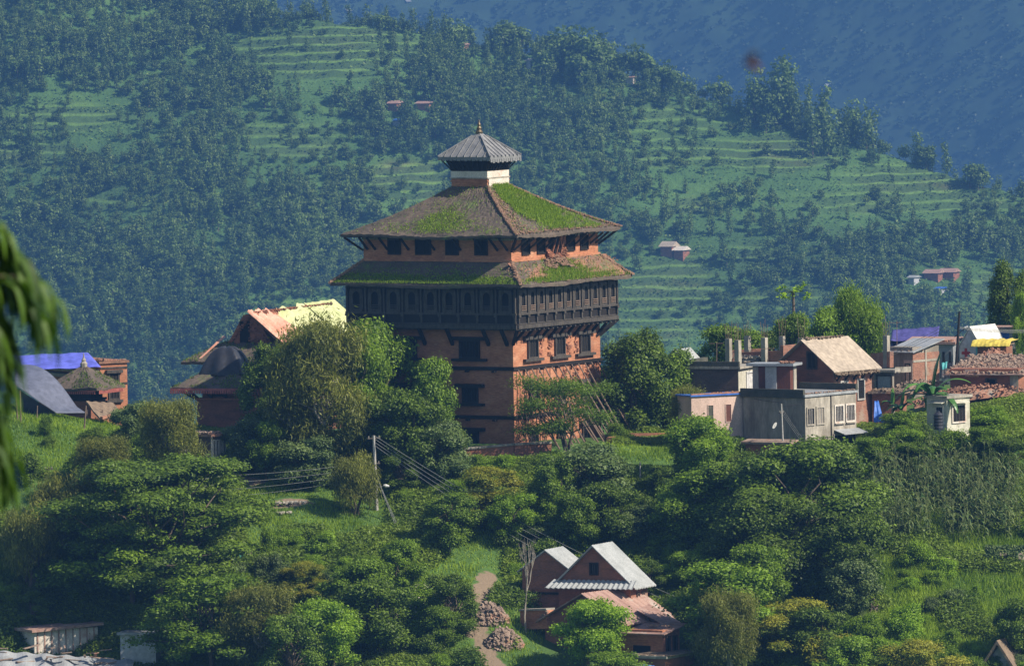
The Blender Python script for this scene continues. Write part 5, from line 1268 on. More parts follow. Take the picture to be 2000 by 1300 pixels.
def mhouse(px, py, w_, label):
    y = 4800.0
    while True:
        p = at(px, py, y)
        if float(mz(np.array([p.x]), np.array([p.y]))[0]) >= p.z or y > 7000: break
        y += 3
    h = root('mountain_house', p, label, 'house', 'houses on the far mountain', rz=R(20)); W = w_ / kpm(y)
    MB().box(0, W, 0, 5, -2, 2.6).build('wall', M['pink'], h); MB().add([(-.5, -1, 2.6), (W + .5, -1, 2.6), (W + .5, 6, 2.6), (-.5, 6, 2.6), (-.5, 2.5, 4), (W + .5, 2.5, 4)], [(0, 1, 5, 4), (3, 4, 5, 2), (0, 4, 3), (1, 2, 5)]).build('roof', M['white_metal'], h)
mhouse(678, 30, 9, 'white house alone on the dark mountain above the rice terraces'); mhouse(1616, 177, 8, 'tiny white house halfway up the misty mountain'); mhouse(795, 12, 7, 'tiny pale house near the top edge on the mountain')
# ================================================================== plants
def leaves(rg, centers, normals, size, aspect=.7, jitter=.55, up=.3, tint=None, droop=0.0):
    """one quad per leaf spray; returns V, F, tint"""
    n = len(centers); N = normals + rg.normal(0, jitter, (n, 3)) + np.array([0, 0, up]); N /= np.linalg.norm(N, axis=1)[:, None] + 1e-9
    T = rg.normal(0, 1, (n, 3)); 
    if droop: T = T * (1 - droop) + np.array([0, 0, -1.0]) * droop * 2.5
    T -= N * (T * N).sum(1)[:, None]; T /= np.linalg.norm(T, axis=1)[:, None] + 1e-9; B = np.cross(N, T)
    s = size * rg.uniform(.6, 1.35, n)[:, None]
    a, b = T * s, B * s * aspect
    V = np.stack([centers - a, centers + b * .9 - a * .1, centers + a, centers - b * .9 - a * .1], 1).reshape(-1, 3)
    return V, np.arange(4 * n).reshape(-1, 4), (rg.random(n) if tint is None else tint)
def crown_points(rg, lobes, n, tuft=7, spread=.16, lower=.5):
    L = np.array([l[:6] for l in lobes]); ar = (L[:, 3] * L[:, 4] + L[:, 4] * L[:, 5]) ** .8; ar /= ar.sum()
    m = max(1, n // tuft); k = rg.choice(len(L), m, p=ar)
    d = rg.normal(0, 1, (m, 3)); d /= np.linalg.norm(d, axis=1)[:, None]
    lo = (d[:, 2] < -.1) & (rg.random(m) < lower); d[lo, 2] *= -1
    r = rg.uniform(.30, 1.22, m) ** .75
    tc = L[k, :3] + d * L[k, 3:6] * r[:, None]
    kk = np.repeat(np.arange(m), tuft); c = tc[kk] + rg.normal(0, spread * 1.25, (len(kk), 3)) * (L[k[kk], 3:6] / L[k[kk], 3:6].mean(1)[:, None])
    lt = rg.random(len(L))[k[kk]]; tt = rg.random(m)[kk]
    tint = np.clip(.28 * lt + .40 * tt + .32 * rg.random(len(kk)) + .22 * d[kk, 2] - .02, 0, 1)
    return c, d[kk], tint
def limb(mb, p, q, r0, r1, rg, bend=.12):
    p, q = np.array(p, float), np.array(q, float); L_ = np.linalg.norm(q - p); pts = []
    o1, o2 = rg.normal(0, bend * L_, 3) * (1, 1, .4), rg.normal(0, bend * L_, 3) * (1, 1, .4)
    for t in (0, .3, .65, 1): pts.append(Vector(p + (q - p) * t + (o1 if t == .3 else o2 if t == .65 else 0)))
    mb.tube(pts, [r0, r0 * .75 + r1 * .25, r0 * .4 + r1 * .6, r1], 5)
PROTO = {}
def tree_proto(key, kind, name, H, W, nleaf, leafm, seed, size=.17, barkm='bark'):
    rg = np.random.default_rng(seed); lobes = []; mb = MB(); kw = dict(aspect=.7, jitter=.55, up=.3, droop=0); tuft = 7; spread = .17; trunk_top = H * .35; lower = .5
    if kind == 'broad':
        for i in range(38):
            t = rg.uniform(0, 6.283); z = rg.uniform(.20, .96); rr = W * .38 * math.sqrt(max(0, 1 - ((z - .54) / .50) ** 2)) * rg.uniform(.35, 1.25)
            r = W * rg.choice([.06, .09, .12, .17], p=[.25, .35, .25, .15]); lobes.append((rr * math.cos(t), rr * math.sin(t), z * H, r, r, r * rg.uniform(.65, .95)))
    elif kind == 'oval':
        for i in range(34):
            t = rg.uniform(0, 6.283); z = rg.uniform(.16, .93); rr = W * .38 * math.sqrt(max(0, 1 - ((z - .52) / .50) ** 2)) * rg.uniform(.8, 1.05)
            r = W * rg.uniform(.10, .16); lobes.append((rr * math.cos(t), rr * math.sin(t), z * H, r, r, r * 1.1))
        trunk_top = H * .5; spread = .12
    elif kind == 'layer':
        for i in range(95):
            t = rg.uniform(0, 6.283); z = rg.uniform(.22, .97); rr = W * .46 * math.sqrt(max(0, 1 - ((z - .42) / .60) ** 2)) * rg.uniform(.15, 1.05)
            r = W * rg.uniform(.035, .09); lobes.append((rr * math.cos(t), rr * math.sin(t), z * H, r * 1.15, r * 1.15, r * .55))
        kw['jitter'] = .5; kw['up'] = .7; kw['aspect'] = .5; spread = .16; lower = .7
    elif kind == 'feather':
        for i in range(34):
            t = rg.uniform(0, 6.283); z = rg.uniform(.22, .95); rr = W * .38 * math.sqrt(max(0, 1 - ((z - .50) / .54) ** 2)) * rg.uniform(.3, 1.1)
            r = W * rg.uniform(.07, .13); lobes.append((rr * math.cos(t), rr * math.sin(t), z * H, r, r, r * 1.5))
        kw.update(aspect=.22, up=.0, jitter=.9, droop=.45); tuft = 5; spread = .22
    elif kind == 'willow':
        for i in range(24):
            t = rg.uniform(0, 6.283); z = rg.uniform(.34, .93); rr = W * .36 * math.sqrt(max(0, 1 - ((z - .58) / .44) ** 2)) * rg.uniform(.4, 1.1)
            r = W * rg.uniform(.08, .13); lobes.append((rr * math.cos(t), rr * math.sin(t), z * H, r, r, r * 2.0))
        kw.update(aspect=.16, up=.0, jitter=.6, droop=.75); tuft = 6; spread = .16
    elif kind == 'acacia':
        for i in range(20):
            t = rg.uniform(0, 6.283); z = rg.uniform(.36, .97); rr = W * .46 * math.sqrt(max(0, 1 - ((z - .55) / .55) ** 2)) * rg.uniform(.3, 1.1)
            r = W * rg.uniform(.07, .12); lobes.append((rr * math.cos(t), rr * math.sin(t), z * H, r * 1.1, r * 1.1, r * .55))
        kw.update(aspect=.4, up=.5); tuft = 6; spread = .2
    elif kind == 'bush':
        for i in range(24):
            t = rg.uniform(0, 6.283); z = rg.uniform(.06, .92); rr = W * .44 * math.sqrt(max(0, 1 - (z / .98) ** 2)) * rg.uniform(.3, 1.25)
            r = W * rg.choice([.06, .09, .13, .17]); lobes.append((rr * math.cos(t), rr * math.sin(t), z * H, r, r, r * rg.uniform(.7, 1.0)))
        trunk_top = H * .3
    elif kind == 'spray':          # bush of upward sprays, yellow tips
        for i in range(30):
            t = rg.uniform(0, 6.283); z = rg.uniform(.15, .92); rr = W * .43 * math.sqrt(max(0, 1 - ((z - .4) / .6) ** 2)) * rg.uniform(.3, 1.1)
            r = W * rg.uniform(.06, .11); lobes.append((rr * math.cos(t), rr * math.sin(t), z * H, r, r, r * .6))
        kw.update(aspect=.45, up=.8); tuft = 9; spread = .13
    c, d, ti = crown_points(rg, lobes, int(nleaf * 2.1), tuft, spread, lower)
    V, F, ti = leaves(rg, c, d, size * .54, tint=ti, **kw)
    H0, W0 = float(np.percentile(V[:, 2], 99.3)), 2 * float(np.percentile(np.hypot(V[:, 0], V[:, 1]), 95))
    cm = fast_mesh(name + '_crown', V, F, ti); cm.materials.append(M[leafm])
    multi = 3 if kind in ('willow', 'acacia', 'feather') else 1
    r0 = max(.05, H * .022)
    for j in range(multi):
        bx = rg.normal(0, .12 * (multi > 1), 2); top = (rg.normal(0, W * (.04 if multi == 1 else .12)), rg.normal(0, W * .05), trunk_top * rg.uniform(.9, 1.2))
        limb(mb, (bx[0], bx[1], -.5), top, r0, r0 * .7, rg, .04)
        for i in range(j, len(lobes), multi):
            if kind in ('bush', 'spray') and i % 2: continue
            l = lobes[i]; limb(mb, top, l[:3], r0 * .42, r0 * .10, rg, .09)
    me = bpy.data.meshes.new(name + '_trunk'); me.from_pydata(mb.v, [], mb.f); me.update(); me.materials.append(M[barkm])
    PROTO[key] = (name, H0, W0, me, cm)
tree_proto('broad1', 'broad', 'broadleaf_tree', 6.0, 5.0, 15000, 'leaf_mid', 101)
tree_proto('broad2', 'broad', 'broadleaf_tree', 6.5, 5.0, 15000, 'leaf_dark', 102)
tree_proto('broad3', 'broad', 'broadleaf_tree', 5.5, 5.5, 15000, 'leaf_grey', 103, .19)
tree_proto('broad4', 'broad', 'broadleaf_tree', 6.0, 5.2, 14000, 'leaf_bright', 104)
tree_proto('big', 'broad', 'large_dark_tree', 8.0, 8.5, 32000, 'leaf_dark', 105, .19)
tree_proto('oval', 'oval', 'round_evergreen', 6.0, 4.0, 17000, 'leaf_dark', 106, .15)
tree_proto('oval2', 'oval', 'round_evergreen', 6.0, 4.0, 15000, 'leaf_mid', 107, .15)
tree_proto('layer', 'layer', 'layered_tree', 9.5, 12.0, 42000, 'leaf_dark', 108, .20)
tree_proto('layer2', 'layer', 'layered_tree', 6.0, 7.0, 16000, 'leaf_mid', 109, .18)
tree_proto('feather', 'feather', 'feathery_tree', 6.5, 5.5, 17000, 'leaf_olive', 110, .24, 'bark_pale')
tree_proto('willow', 'willow', 'willowy_tree', 4.5, 3.4, 11000, 'leaf_olive', 111, .22)
tree_proto('acacia', 'acacia', 'thorn_tree', 4.6, 5.6, 6500, 'leaf_mid', 112, .14)
tree_proto('bush1', 'bush', 'shrub', 2.4, 3.0, 6500, 'leaf_mid', 113, .13)
tree_proto('bush2', 'bush', 'shrub', 2.4, 3.0, 6500, 'leaf_bright', 114, .14)
tree_proto('bush3', 'bush', 'shrub', 2.6, 3.0, 6500, 'leaf_dark', 115, .14)
tree_proto('bush4', 'bush', 'shrub', 2.4, 3.2, 6500, 'leaf_grey', 116, .15)
tree_proto('yellow', 'spray', 'yellow_tipped_tree', 4.5, 5.0, 14000, 'leaf_yellow', 117, .15)
tree_proto('bamboo', 'feather', 'bamboo_clump', 5.5, 4.5, 15000, 'leaf_mid', 118, .25)
used = {}
def plant(key, px, top_py, y, wpx, label, group, cat='tree', base_py=None, sink=.15):
    name, H, W, tm, cm = PROTO[key]; p = onground(px, y); top = at(px, top_py, y)
    if base_py is not None: p.z = at(px, base_py, y).z
    s = wpx / kpm(y) / W; h = (top.z - p.z) / H; lim = (.95 if H > 3.3 else .6) * s * (.8 if key in ('layer', 'layer2', 'yellow') else 1)
    y0 = y; stop = y - (0 if (880 < px < 1380 and y < -11) or y > 4 or (px < 330 and y < -15) or (440 < px < 800 and y > -14) else 1.5 if (px > 1690 and y > -6) else (6.5 if px < 860 or px > 1360 else 3.6))
    while h < lim and y > stop and base_py is None:      # too squat: it roots further down the slope, its top stays where it is
        y -= .4; p = onground(px, y); top = at(px, top_py, y); h = (top.z - p.z) / H
    h = max(h, .12); s = min(s, h / (.74 if H > 3.3 else .45))
    o = bpy.data.objects.new(name, None); C.objects.link(o); o.empty_display_size = .2
    o.location = (p.x, p.y, p.z - sink); o.scale = (s, s, h); o.rotation_euler = (0, 0, random.uniform(0, 6.28))
    t = bpy.data.objects.new('trunk', tm); C.objects.link(t); t.parent = o
    c = bpy.data.objects.new('crown', cm); C.objects.link(c); c.parent = o
    return tag(o, label, cat, group)
# ---- the trees one can single out in the picture
G1 = None
P_ = plant
P_('feather', 632, 625, -2.5, 205, 'tall feathery olive tree left of the palace, before the hall', G1)
P_('feather', 570, 690, -2.0, 120, 'smaller feathery tree leaning out left of the tall olive one', G1)
P_('broad1', 742, 628, 1.5, 165, 'bright broadleaf tree touching the palace gallery from below', G1)
P_('broad4', 700, 655, -1.0, 110, 'light green tree between the tall olive tree and the palace', G1)
P_('oval2', 838, 700, -1.5, 95, 'rounded green tree overlapping the shaded palace wall', G1)
P_('broad2', 770, 760, -3.0, 130, 'dark tree filling the gap before the shaded palace wall', G1)
P_('broad3', 860, 820, -3.0, 110, 'low grey-green tree before the palace wall foot', G1)
P_('broad2', 528, 672, 5, 105, 'dark glossy tree beside the small temple with the charcoal tarpaulin', G1)
P_('broad2', 560, 700, 4, 110, 'dark tree right of the glossy one by the small temple', G1)
P_('broad3', 480, 815, -2, 90, 'grey-green tree below the small temple, beside the shed', G1)
P_('broad4', 520, 820, -3, 75, 'bright green bushy tree beside the grey-green one by the shed', G1)
P_('broad3', 590, 850, -4.5, 130, 'grey-green tree with big leaves under the tall feathery tree', G1)
P_('feather', 335, 778, 0.5, 125, 'olive feathery tree left of the small temple', G1)
P_('broad3', 262, 782, 2.5, 90, 'grey-green shrubby tree at the right end of the far left brick house', G1)
P_('feather', 205, 850, -3, 130, 'dark feathery tree on the edge of the left meadow', G1)
P_('willow', 55, 985, -10.5, 130, 'willowy tree at the left edge of the meadow', G1)
P_('willow', 125, 925, -9, 120, 'willowy tree beside the thin pole in the left meadow', G1)
P_('layer', 318, 893, -13, 420, 'huge dark layered tree filling the lower left', G1)
P_('layer2', 255, 960, -14, 300, 'flat-layered crown in front of the huge layered tree, left side', G1)
P_('layer', 190, 1050, -17, 320, 'second dark layered tree below the huge one, towards the left edge', G1)
P_('layer2', 400, 1120, -19, 290, 'flat-crowned tree with visible stems at the bottom left', G1)
P_('willow', 690, 885, -8.5, 118, 'slender willowy tree just left of the leaning utility pole', G1)
P_('broad2', 780, 880, -5.5, 95, 'dark tree right behind the leaning utility pole', G1)
P_('broad2', 810, 770, -3.2, 130, 'dark glossy tree in the corner left of the garden wall', G1)
P_('acacia', 1108, 730, -1.6, 205, 'open thorn tree with bare stems before the propped palace wall', G1)
P_('oval', 1240, 648, 8, 138, 'tall rounded evergreen right of the palace, left of its twin', G1)
P_('oval', 1290, 660, 9, 120, 'rounded evergreen right of the palace, right of its twin', G1)
P_('feather', 1345, 752, 3, 80, 'thin feathery tree left of the pink house', G1)
P_('broad4', 1378, 812, -1.5, 140, 'bright green tree before the pink house', G1)
P_('yellow', 955, 908, -7.5, 190, 'yellow-tipped spreading tree below the garden wall', G1)
P_('oval', 1078, 890, -7, 85, 'ivy-covered upright tree below the palace corner', G1)
P_('broad3', 1145, 868, -5.5, 190, 'grey-green tree below the propped palace wall', G1)
P_('broad2', 1185, 940, -9, 170, 'dark tree in the hollow below the grey-green one', G1)
P_('broad3', 1050, 1015, -13, 210, 'grey-leaved tree rising behind the farm roofs', G1)
P_('broad3', 1228, 985, -12, 160, 'grey-leaved tree right above the farm roofs', G1)
P_('broad1', 1370, 915, -6, 190, 'green tree on the slope below the grey cement house', G1)
P_('big', 1575, 862, -7.5, 300, 'biggest dark tree on the slope below the village', G1)
P_('broad2', 1455, 900, -7, 200, 'dark tree left of the biggest dark tree', G1)
P_('big', 1500, 960, -11, 310, 'dark spreading tree in the deep shade of the middle slope', G1)
P_('broad2', 1370, 1000, -12, 220, 'dark tree in the shaded hollow right of the farm', G1)
P_('broad2', 1640, 1000, -12, 150, 'dark tree at the sunny edge of the right slope', G1)
P_('broad4', 1335, 1072, -17.5, 130, 'bright layered tree right of the big farm roof', G1)
P_('broad1', 1410, 1095, -19, 190, 'green tree on the lower slope right of the farm', G1)
P_('feather', 1418, 1150, -22, 130, 'olive feathery tree at the bottom right of the farm', G1)
P_('yellow', 1552, 1168, -23.5, 175, 'yellow and red tipped tree at the bottom, left of the dark post', G1)
P_('yellow', 1800, 1248, -25.5, 190, 'yellow-tipped tree at the bottom, right of the dark post', G1)
P_('broad4', 1145, 1168, -27.5, 150, 'bright green tree in front of the rusty roofed farmhouse', G1)
P_('broad4', 1195, 1268, -30, 110, 'bright shrubby tree at the bottom edge in front of the farm', G1)
P_('broad2', 1590, 1180, -20, 150, 'dark tree in the shade under the right slope', G1)
P_('bamboo', 1672, 562, 34, 120, 'tall bright bamboo clump behind the tan-roofed house', G1)
P_('broad1', 1628, 600, 33, 90, 'green tree left of the bamboo clump', G1)
P_('broad1', 1425, 634, 34, 130, 'green tree behind the bare concrete columns, left one', G1)
P_('broad2', 1480, 645, 35, 110, 'darker tree behind the bare concrete columns, right one', G1)
P_('broad1', 1590, 640, 33, 70, 'low green tree right of the papaya', G1)
P_('oval', 1978, 514, 38, 85, 'tall dark evergreen at the right edge above the roofs', G1)
P_('oval', 2025, 525, 40, 90, 'second dark evergreen cut by the right edge', G1)
P_('broad4', 1995, 570, 33, 40, 'small bright tree before the dark evergreens at the right edge', G1)
P_('broad1', 1760, 800, 3.5, 130, 'green tree left of the cream house', G1)
P_('broad2', 1790, 860, -1, 150, 'dark green tree below the cream house', G1)
P_('broad1', 1700, 850, -1, 120, 'green tree right of the grey cement house', G1)
P_('bush2', 1930, 790, 6, 130, 'bright green shrub under the rubble-roofed house', G1, 'shrub')
P_('broad1', 1920, 830, 1.0, 130, 'green tree right of the cream house', G1)
P_('broad2', 1970, 850, -1, 110, 'dark tree at the right edge below the rubble-roofed house', G1)
P_('broad2', 1985, 1165, -18.5, 90, 'dark shrubby tree below the stone wall at the right edge', G1)
P_('feather', 45, 1065, -16.5, 150, 'pale bushy tree at the left edge below the meadow', G1)
P_('broad2', 60, 1150, -19, 180, 'dark tree at the left edge, bottom', G1)
P_('broad1', 700, 1088, -15.5, 130, 'green tree on the slope below the leaning pole', G1)
P_('broad4', 640, 1170, -22, 140, 'bright feathery-looking tree at the bottom left of centre', G1)
P_('broad1', 775, 1052, -14.5, 100, 'green tree below and right of the leaning pole', G1)
P_('broad2', 872, 1118, -19.5, 100, 'dark tree on the slope left of the path', G1)
P_('broad1', 860, 1180, -21, 140, 'green tree at the foot of the steep wires', G1)
P_('feather', 500, 1140, -20.5, 200, 'grey feathery tree with pale bare stems at the bottom', G1)
P_('broad2', 730, 1130, -19, 150, 'dark tree between slope and white-flowered shrubs', G1)
P_('yellow', 585, 1092, -16.5, 100, 'yellowish shrubby tree below the terrace wall', G1)
# small hedgerow trees behind the palace
for px, tp_, y, w_ in ((1205, 822, 4, 50), (1330, 810, 7, 60)): P_('bush1', px, tp_, y, w_, 'low green shrub before the reddish wall under the round evergreens', 'shrubs by the reddish wall', 'shrub')
for px, tp_, y, w_, key, lb in ((1858, 836, 0.5, 85, 'bush1', 'green shrub hiding the foot of the cream house'), (1812, 826, 0.0, 60, 'bush3', 'dark shrub below the black water tank'), (1760, 835, 0, 90, 'broad4', 'light green tree left of the cream house foot'), (1290, 905, -4, 90, 'broad2', 'small dark tree left of the short grey post'), (1330, 960, -9, 110, 'broad1', 'mid green tree below the short grey post'), (1120, 960, -10, 100, 'broad1', 'mid green tree in the hollow below the ivy-covered tree'),
        (880, 960, -10, 110, 'broad2', 'dark tree left of the yellow-tipped tree'), (1000, 960, -11, 90, 'broad4', 'light green tree below the yellow-tipped tree'),
        (140, 1120, -17, 120, 'broad1', 'green tree below the willowy pair at the left'), (560, 1200, -24, 120, 'broad2', 'dark tree at the bottom below the pale bare stems'),
        (1470, 1060, -15, 120, 'broad1', 'mid green tree under the spreading tree in the deep shade'), (1260, 1090, -18, 80, 'broad2', 'small dark tree right behind the big farm roof'), (1660, 1090, -17, 110, 'broad3', 'grey-green tree at the sunny edge of the lower right slope'),
        (1650, 1240, -24, 120, 'broad1', 'green tree at the bottom beside the dark post')):
    P_(key, px, tp_, y, w_, lb, G1)
# ---- bare trees
def bare(px, y, top, label, seed, w=60, group=None):
    rg = np.random.default_rng(seed); b = onground(px, y, -.2); H = at(px, top, y).z - b.z; mb = MB(); W = w / kpm(y)
    def rec(p, d, L, r, lev):
        q = p + d * L; mb.tube([Vector(p), Vector(p + d * L * .5 + rg.normal(0, .05 * L, 3)), Vector(q)], [r, r * .85, r * .65], 5)
        if lev == 0: return
        for _ in range(3 if lev > 1 else 2):
            nd = d + rg.normal(0, .42, 3) * (W / H * 2.2, W / H * 2.2, .4) + (0, 0, .15); nd /= np.linalg.norm(nd); rec(q, nd, L * rg.uniform(.55, .8), r * .6, lev - 1)
    rec(np.zeros(3), np.array([0, 0, 1.0]), H * .36, .06, 4)
    o = root('bare_tree', b, label, 'tree', group); mb.build('trunk', M['bark_pale'], o); return o
bare(478, -21.5, 1140, 'leafless pale tree at the bottom left, tallest of the bare ones', 1, 60); bare(520, -22, 1150, 'leafless pale tree right of the tallest bare one', 2, 50)
bare(590, -22.5, 1190, 'short leafless tree near the reddish patch at the bottom', 3, 40); bare(1022, -22.5, 1060, 'thin leafless tree before the left farmhouse', 4, 30)
bare(948, -9, 960, 'slim pale leafless tree in the dark undergrowth below the garden wall', 7, 30)
# ---- banana plant, papaya
def banana(px, y, crown_py, label, s=1.0, seed=1, n=11, L=2.0, upright=.3):
    rg = random.Random(seed); b = onground(px, y, -.2); top = at(px, crown_py, y).z - b.z
    o = root('banana_plant', b, label, 'banana plant'); MB().tube([(0, 0, 0), (.05, 0, top * .5), (0, 0, top)], [.17, .14, .08], 8).build('stem', M['bark_pale'], o)
    for i in range(n):
        a = 2 * math.pi * i / n + rg.uniform(-.2, .2); el = rg.uniform(.15, 1.1) if i > 1 else 1.35; l = L * s * rg.uniform(.75, 1.1); wd = .18 * s
        d = Vector((math.cos(a), math.sin(a), 0)); sd = Vector((-d.y, d.x, 0))
        e0 = rg.uniform(.45, 1.15) if i > 1 else 1.5; bend = rg.uniform(1.4, 2.2) if i > 1 else .35; path = [(0.0, 0.0)]
        for k in range(14):
            an = e0 - bend * (k / 14) ** 1.1; path.append((path[-1][0] + math.cos(an) * l / 14, path[-1][1] + math.sin(an) * l / 14))
        def fn(u, v):
            k = int(round(u * 14)); r_, h = path[k]; wv = wd * math.sin(math.pi * min(1, .10 + u * .88)) ** .6 * (1 + .12 * math.sin(k * 5.1))
            return d * r_ + sd * (v - .5) * 2 * wv + Vector((0, 0, top + h - abs(v - .5) * .6 * wv))
        me_ = MB().grid(fn, 14, 4, .008)
        lf = me_.build('leaf', M['leaf_banana'], o); a_ = lf.data.attributes.new('tint', 'FLOAT', 'FACE'); a_.data.foreach_set('value', [rg.uniform(.25, 1)] * len(lf.data.polygons))
    return o
banana(1822, 3.5, 775, 'tall banana plant with arching torn leaves before the village', 1.15, 3, 15, 2.3)
banana(1762, 3.8, 800, 'smaller banana plant left of the tall one, with upright leaves', .8, 4, 7, 1.7)
banana(1745, 5.0, 790, 'young banana plant beside the smaller one', .6, 5, 5, 1.6)
def papaya(px, y, crown_py, label, seed=2, R_=.85, lower=None):
    rg = np.random.default_rng(seed); b = onground(px, y, -.2); top = at(px, crown_py, y).z - b.z
    o = root('papaya_tree', b, label, 'tree'); MB().tube([(0, 0, 0), (.05, 0, top * .5), (0, 0, top)], [.13, .1, .07], 8).build('trunk', M['bark'], o)
    V_, F_, T_ = [], [], []
    for tier, (zz, rr, n) in enumerate(((top, R_, 14), *( (lower,) if lower else ()))):
        for i in range(n):
            a = 2 * math.pi * i / n + rg.uniform(-.2, .2); el = rg.uniform(-.4, .6); L_ = rr * rg.uniform(.75, 1.1)
            c = np.array([math.cos(a) * math.cos(el), math.sin(a) * math.cos(el), math.sin(el)]) * L_ + (0, 0, zz - .12)
            V1, F1, t1 = leaves(rg, c + rg.normal(0, .13, (16, 3)) * (1, 1, .5), np.tile([0, 0, 1.], (16, 1)), .15, .5, .5, .4)
            F_.append(F1 + sum(len(v) for v in V_)); V_.append(V1); T_.append(t1)
    me_ = fast_mesh('papaya_crown', np.concatenate(V_), np.concatenate(F_), np.concatenate(T_)); link('crown', me_, M['leaf_bright'], o)
    mb = MB()
    for i in range(12): a = 2 * math.pi * i / 12; mb.tube([(0, 0, top - .1), (math.cos(a) * R_ * .7, math.sin(a) * R_ * .7, top + .12 * math.sin(i * 2))], .018, 4)
    mb.build('leaf_stalks', M['leaf_olive'], o); return o
papaya(1554, 29, 568, 'tall slim papaya tree against the far hill', 2)
P_('broad1', 1556, 612, 28.5, 80, 'leafy shrub growing round the papaya trunk', G1, 'shrub')
def on_roof(o, x0, x1, y0, y1, n, h):
    out = []; hs = []; bm_ = o.data; rg = random.Random(len(o.name) + n); tris = [p for p in bm_.polygons if p.normal.z > .3]
    mw = o.parent.matrix_basis if o.parent else o.matrix_basis
    cam_l = mw.inverted() @ CAM
    tris = [p for p in tris if (cam_l - p.center).dot(p.normal) > 0 or p.normal.z > .6]
    ar = [p.area for p in tris]
    for p in rg.choices(tris, ar, k=n):
        a, b, c, d = [bm_.vertices[i].co for i in p.vertices][:4]; u, v = rg.random(), rg.random(); q = a.lerp(b, u).lerp(d.lerp(c, u), v)
        if float(vnoise(q.x + 50, q.y + q.z, .8, 5)) + .4 * float(vnoise(q.x, q.y + 9, .25, 6)) < .78: out.append(mw @ q); hs.append(h)
    return out, hs
pp, hh_ = [], []
for o_r, n, h in ((hr, 7000, .16), (tr, 5000, .15), (sr, 2500, .13)):
    a, b = on_roof(o_r, 0, 1, 0, 1, n, h); pp += a; hh_ += b
tag(blades('roof_moss', pp, hh_, .025, M['weeds'], None, .5, 15), 'moss and grass growing on the eaves of the left temples', 'moss', kind='stuff')
# ---- maize plants on the right terrace
def maize_mesh(seed):
    rg = np.random.default_rng(seed); V_, F_, T_ = [], [], []; H = rg.uniform(1.5, 1.9)
    mb = MB(); mb.tube([(0, 0, -.1), (.02, 0, H * .6), (0, .03, H)], [.02, .018, .01], 4)
    for i in range(5): a = i * 1.3; mb.tube([(0, .03, H), (.10 * math.cos(a), .10 * math.sin(a), H + .25)], .008, 3)
    n0 = len(mb.f)
    for i in range(11):
        a = rg.uniform(0, 6.28); z0 = H * rg.uniform(.15, .9); L_ = rg.uniform(.5, .8); d = Vector((math.cos(a), math.sin(a), 0)); s_ = Vector((-d.y, d.x, 0)) * .035
        P = [Vector((0, 0, z0)) + d * L_ * t + Vector((0, 0, L_ * (1.1 * t - 1.3 * t * t))) for t in (0, .35, .7, 1)]; W_ = (.6, 1.2, .9, .05)
        vs = [p + s_ * w for p, w in zip(P, W_)] + [p - s_ * w for p, w in zip(P, W_)]; mb.add(vs, [(0, 1, 5, 4), (1, 2, 6, 5), (2, 3, 7, 6)])
    me_ = bpy.data.meshes.new('maize_plant'); me_.from_pydata(mb.v, [], mb.f); me_.update(); me_.materials.append(M['leaf_maize'])
    a_ = me_.attributes.new('tint', 'FLOAT', 'FACE'); a_.data.foreach_set('value', [float(rg.uniform(.6, 1))] * n0 + [float(x) for x in rg.uniform(0, .9, len(mb.f) - n0)])
    return me_
MZ = [maize_mesh(s_) for s_ in range(6)]
rg = random.Random(21); n_m = 0
while n_m < 290:
    px = rg.uniform(1700, 1990); y = rg.uniform(-11.5, -2.0); p = onground(px, y); qx, qy = proj(p)
    if not (900 + (px - 1800) * -.1 < qy < 1075 - (px - 1700) * .05): continue
    o = bpy.data.objects.new('maize_plant', MZ[n_m % 6]); C.objects.link(o); o.location = p; o.rotation_euler = (0, 0, rg.uniform(0, 6.28)); s_ = rg.uniform(.8, 1.2); o.scale = (s_, s_, s_)
    tag(o, 'maize stalk with arching leaves in the terrace plot right of the biggest dark tree', 'maize plant', 'maize plants on the right terrace'); n_m += 1
# ---- shrubs scattered over the slopes (where the photo shows bushes rather than meadow or houses)
KEEP = [  # picture boxes kept free of shrubs (by foot position)
    (0, 790, 235, 935), (500, 930, 745, 1065), (835, 1030, 960, 1150), (880, 1150, 1025, 1320), (1010, 1150, 1345, 1400), (868, 855, 1240, 884), (1190, 872, 1330, 950),
    (1690, 1050, 1760, 1240), (-60, 1235, 300, 1400), (1330, 800, 1700, 925), (1790, 800, 1905, 880), (350, 850, 500, 1010), (760, 1000, 1000, 1160), (60, 900, 140, 1000), (1690, 900, 2010, 1075), (1905, 1060, 2060, 1215)]
groups = {'bush1': 'mid green shrub among the undergrowth of the slope', 'bush2': 'bright green shrub among the undergrowth of the slope', 'bush3': 'dark green shrub among the undergrowth of the slope', 'bush4': 'grey-green shrub among the undergrowth of the slope'}
cnt = 0; tries = 0; rg = random.Random(33); placed = []
while cnt < 230 and tries < 9000:
    tries += 1
    px = rg.uniform(-30, 2030); y = rg.uniform(-27.5, 3); p = onground(px, y); qx, qy = proj(p)
    if any(a <= qx <= c and b <= qy <= d for a, b, c, d in KEEP): continue
    if qy < 872 and 700 < qx < 1340: continue
    if any((p.x - q.x) ** 2 + (p.y - q.y) ** 2 < 1.7 for q in placed): continue
    placed.append(p); w_ = rg.uniform(34, 85)
    key = rg.choices(['bush1', 'bush2', 'bush3', 'bush4'], [3, 2.2 if 600 < qx < 1000 else 5 if qx > 1600 else .8, .3 if qx > 1600 else 2.4, 1.2])[0]
    P_(key, qx, max(qy - w_ * rg.uniform(.5, .85), 884 if 860 < qx < 1190 else 0), y, w_, groups[key], groups[key].replace('shrub', 'shrubs', 1), 'shrub'); cnt += 1
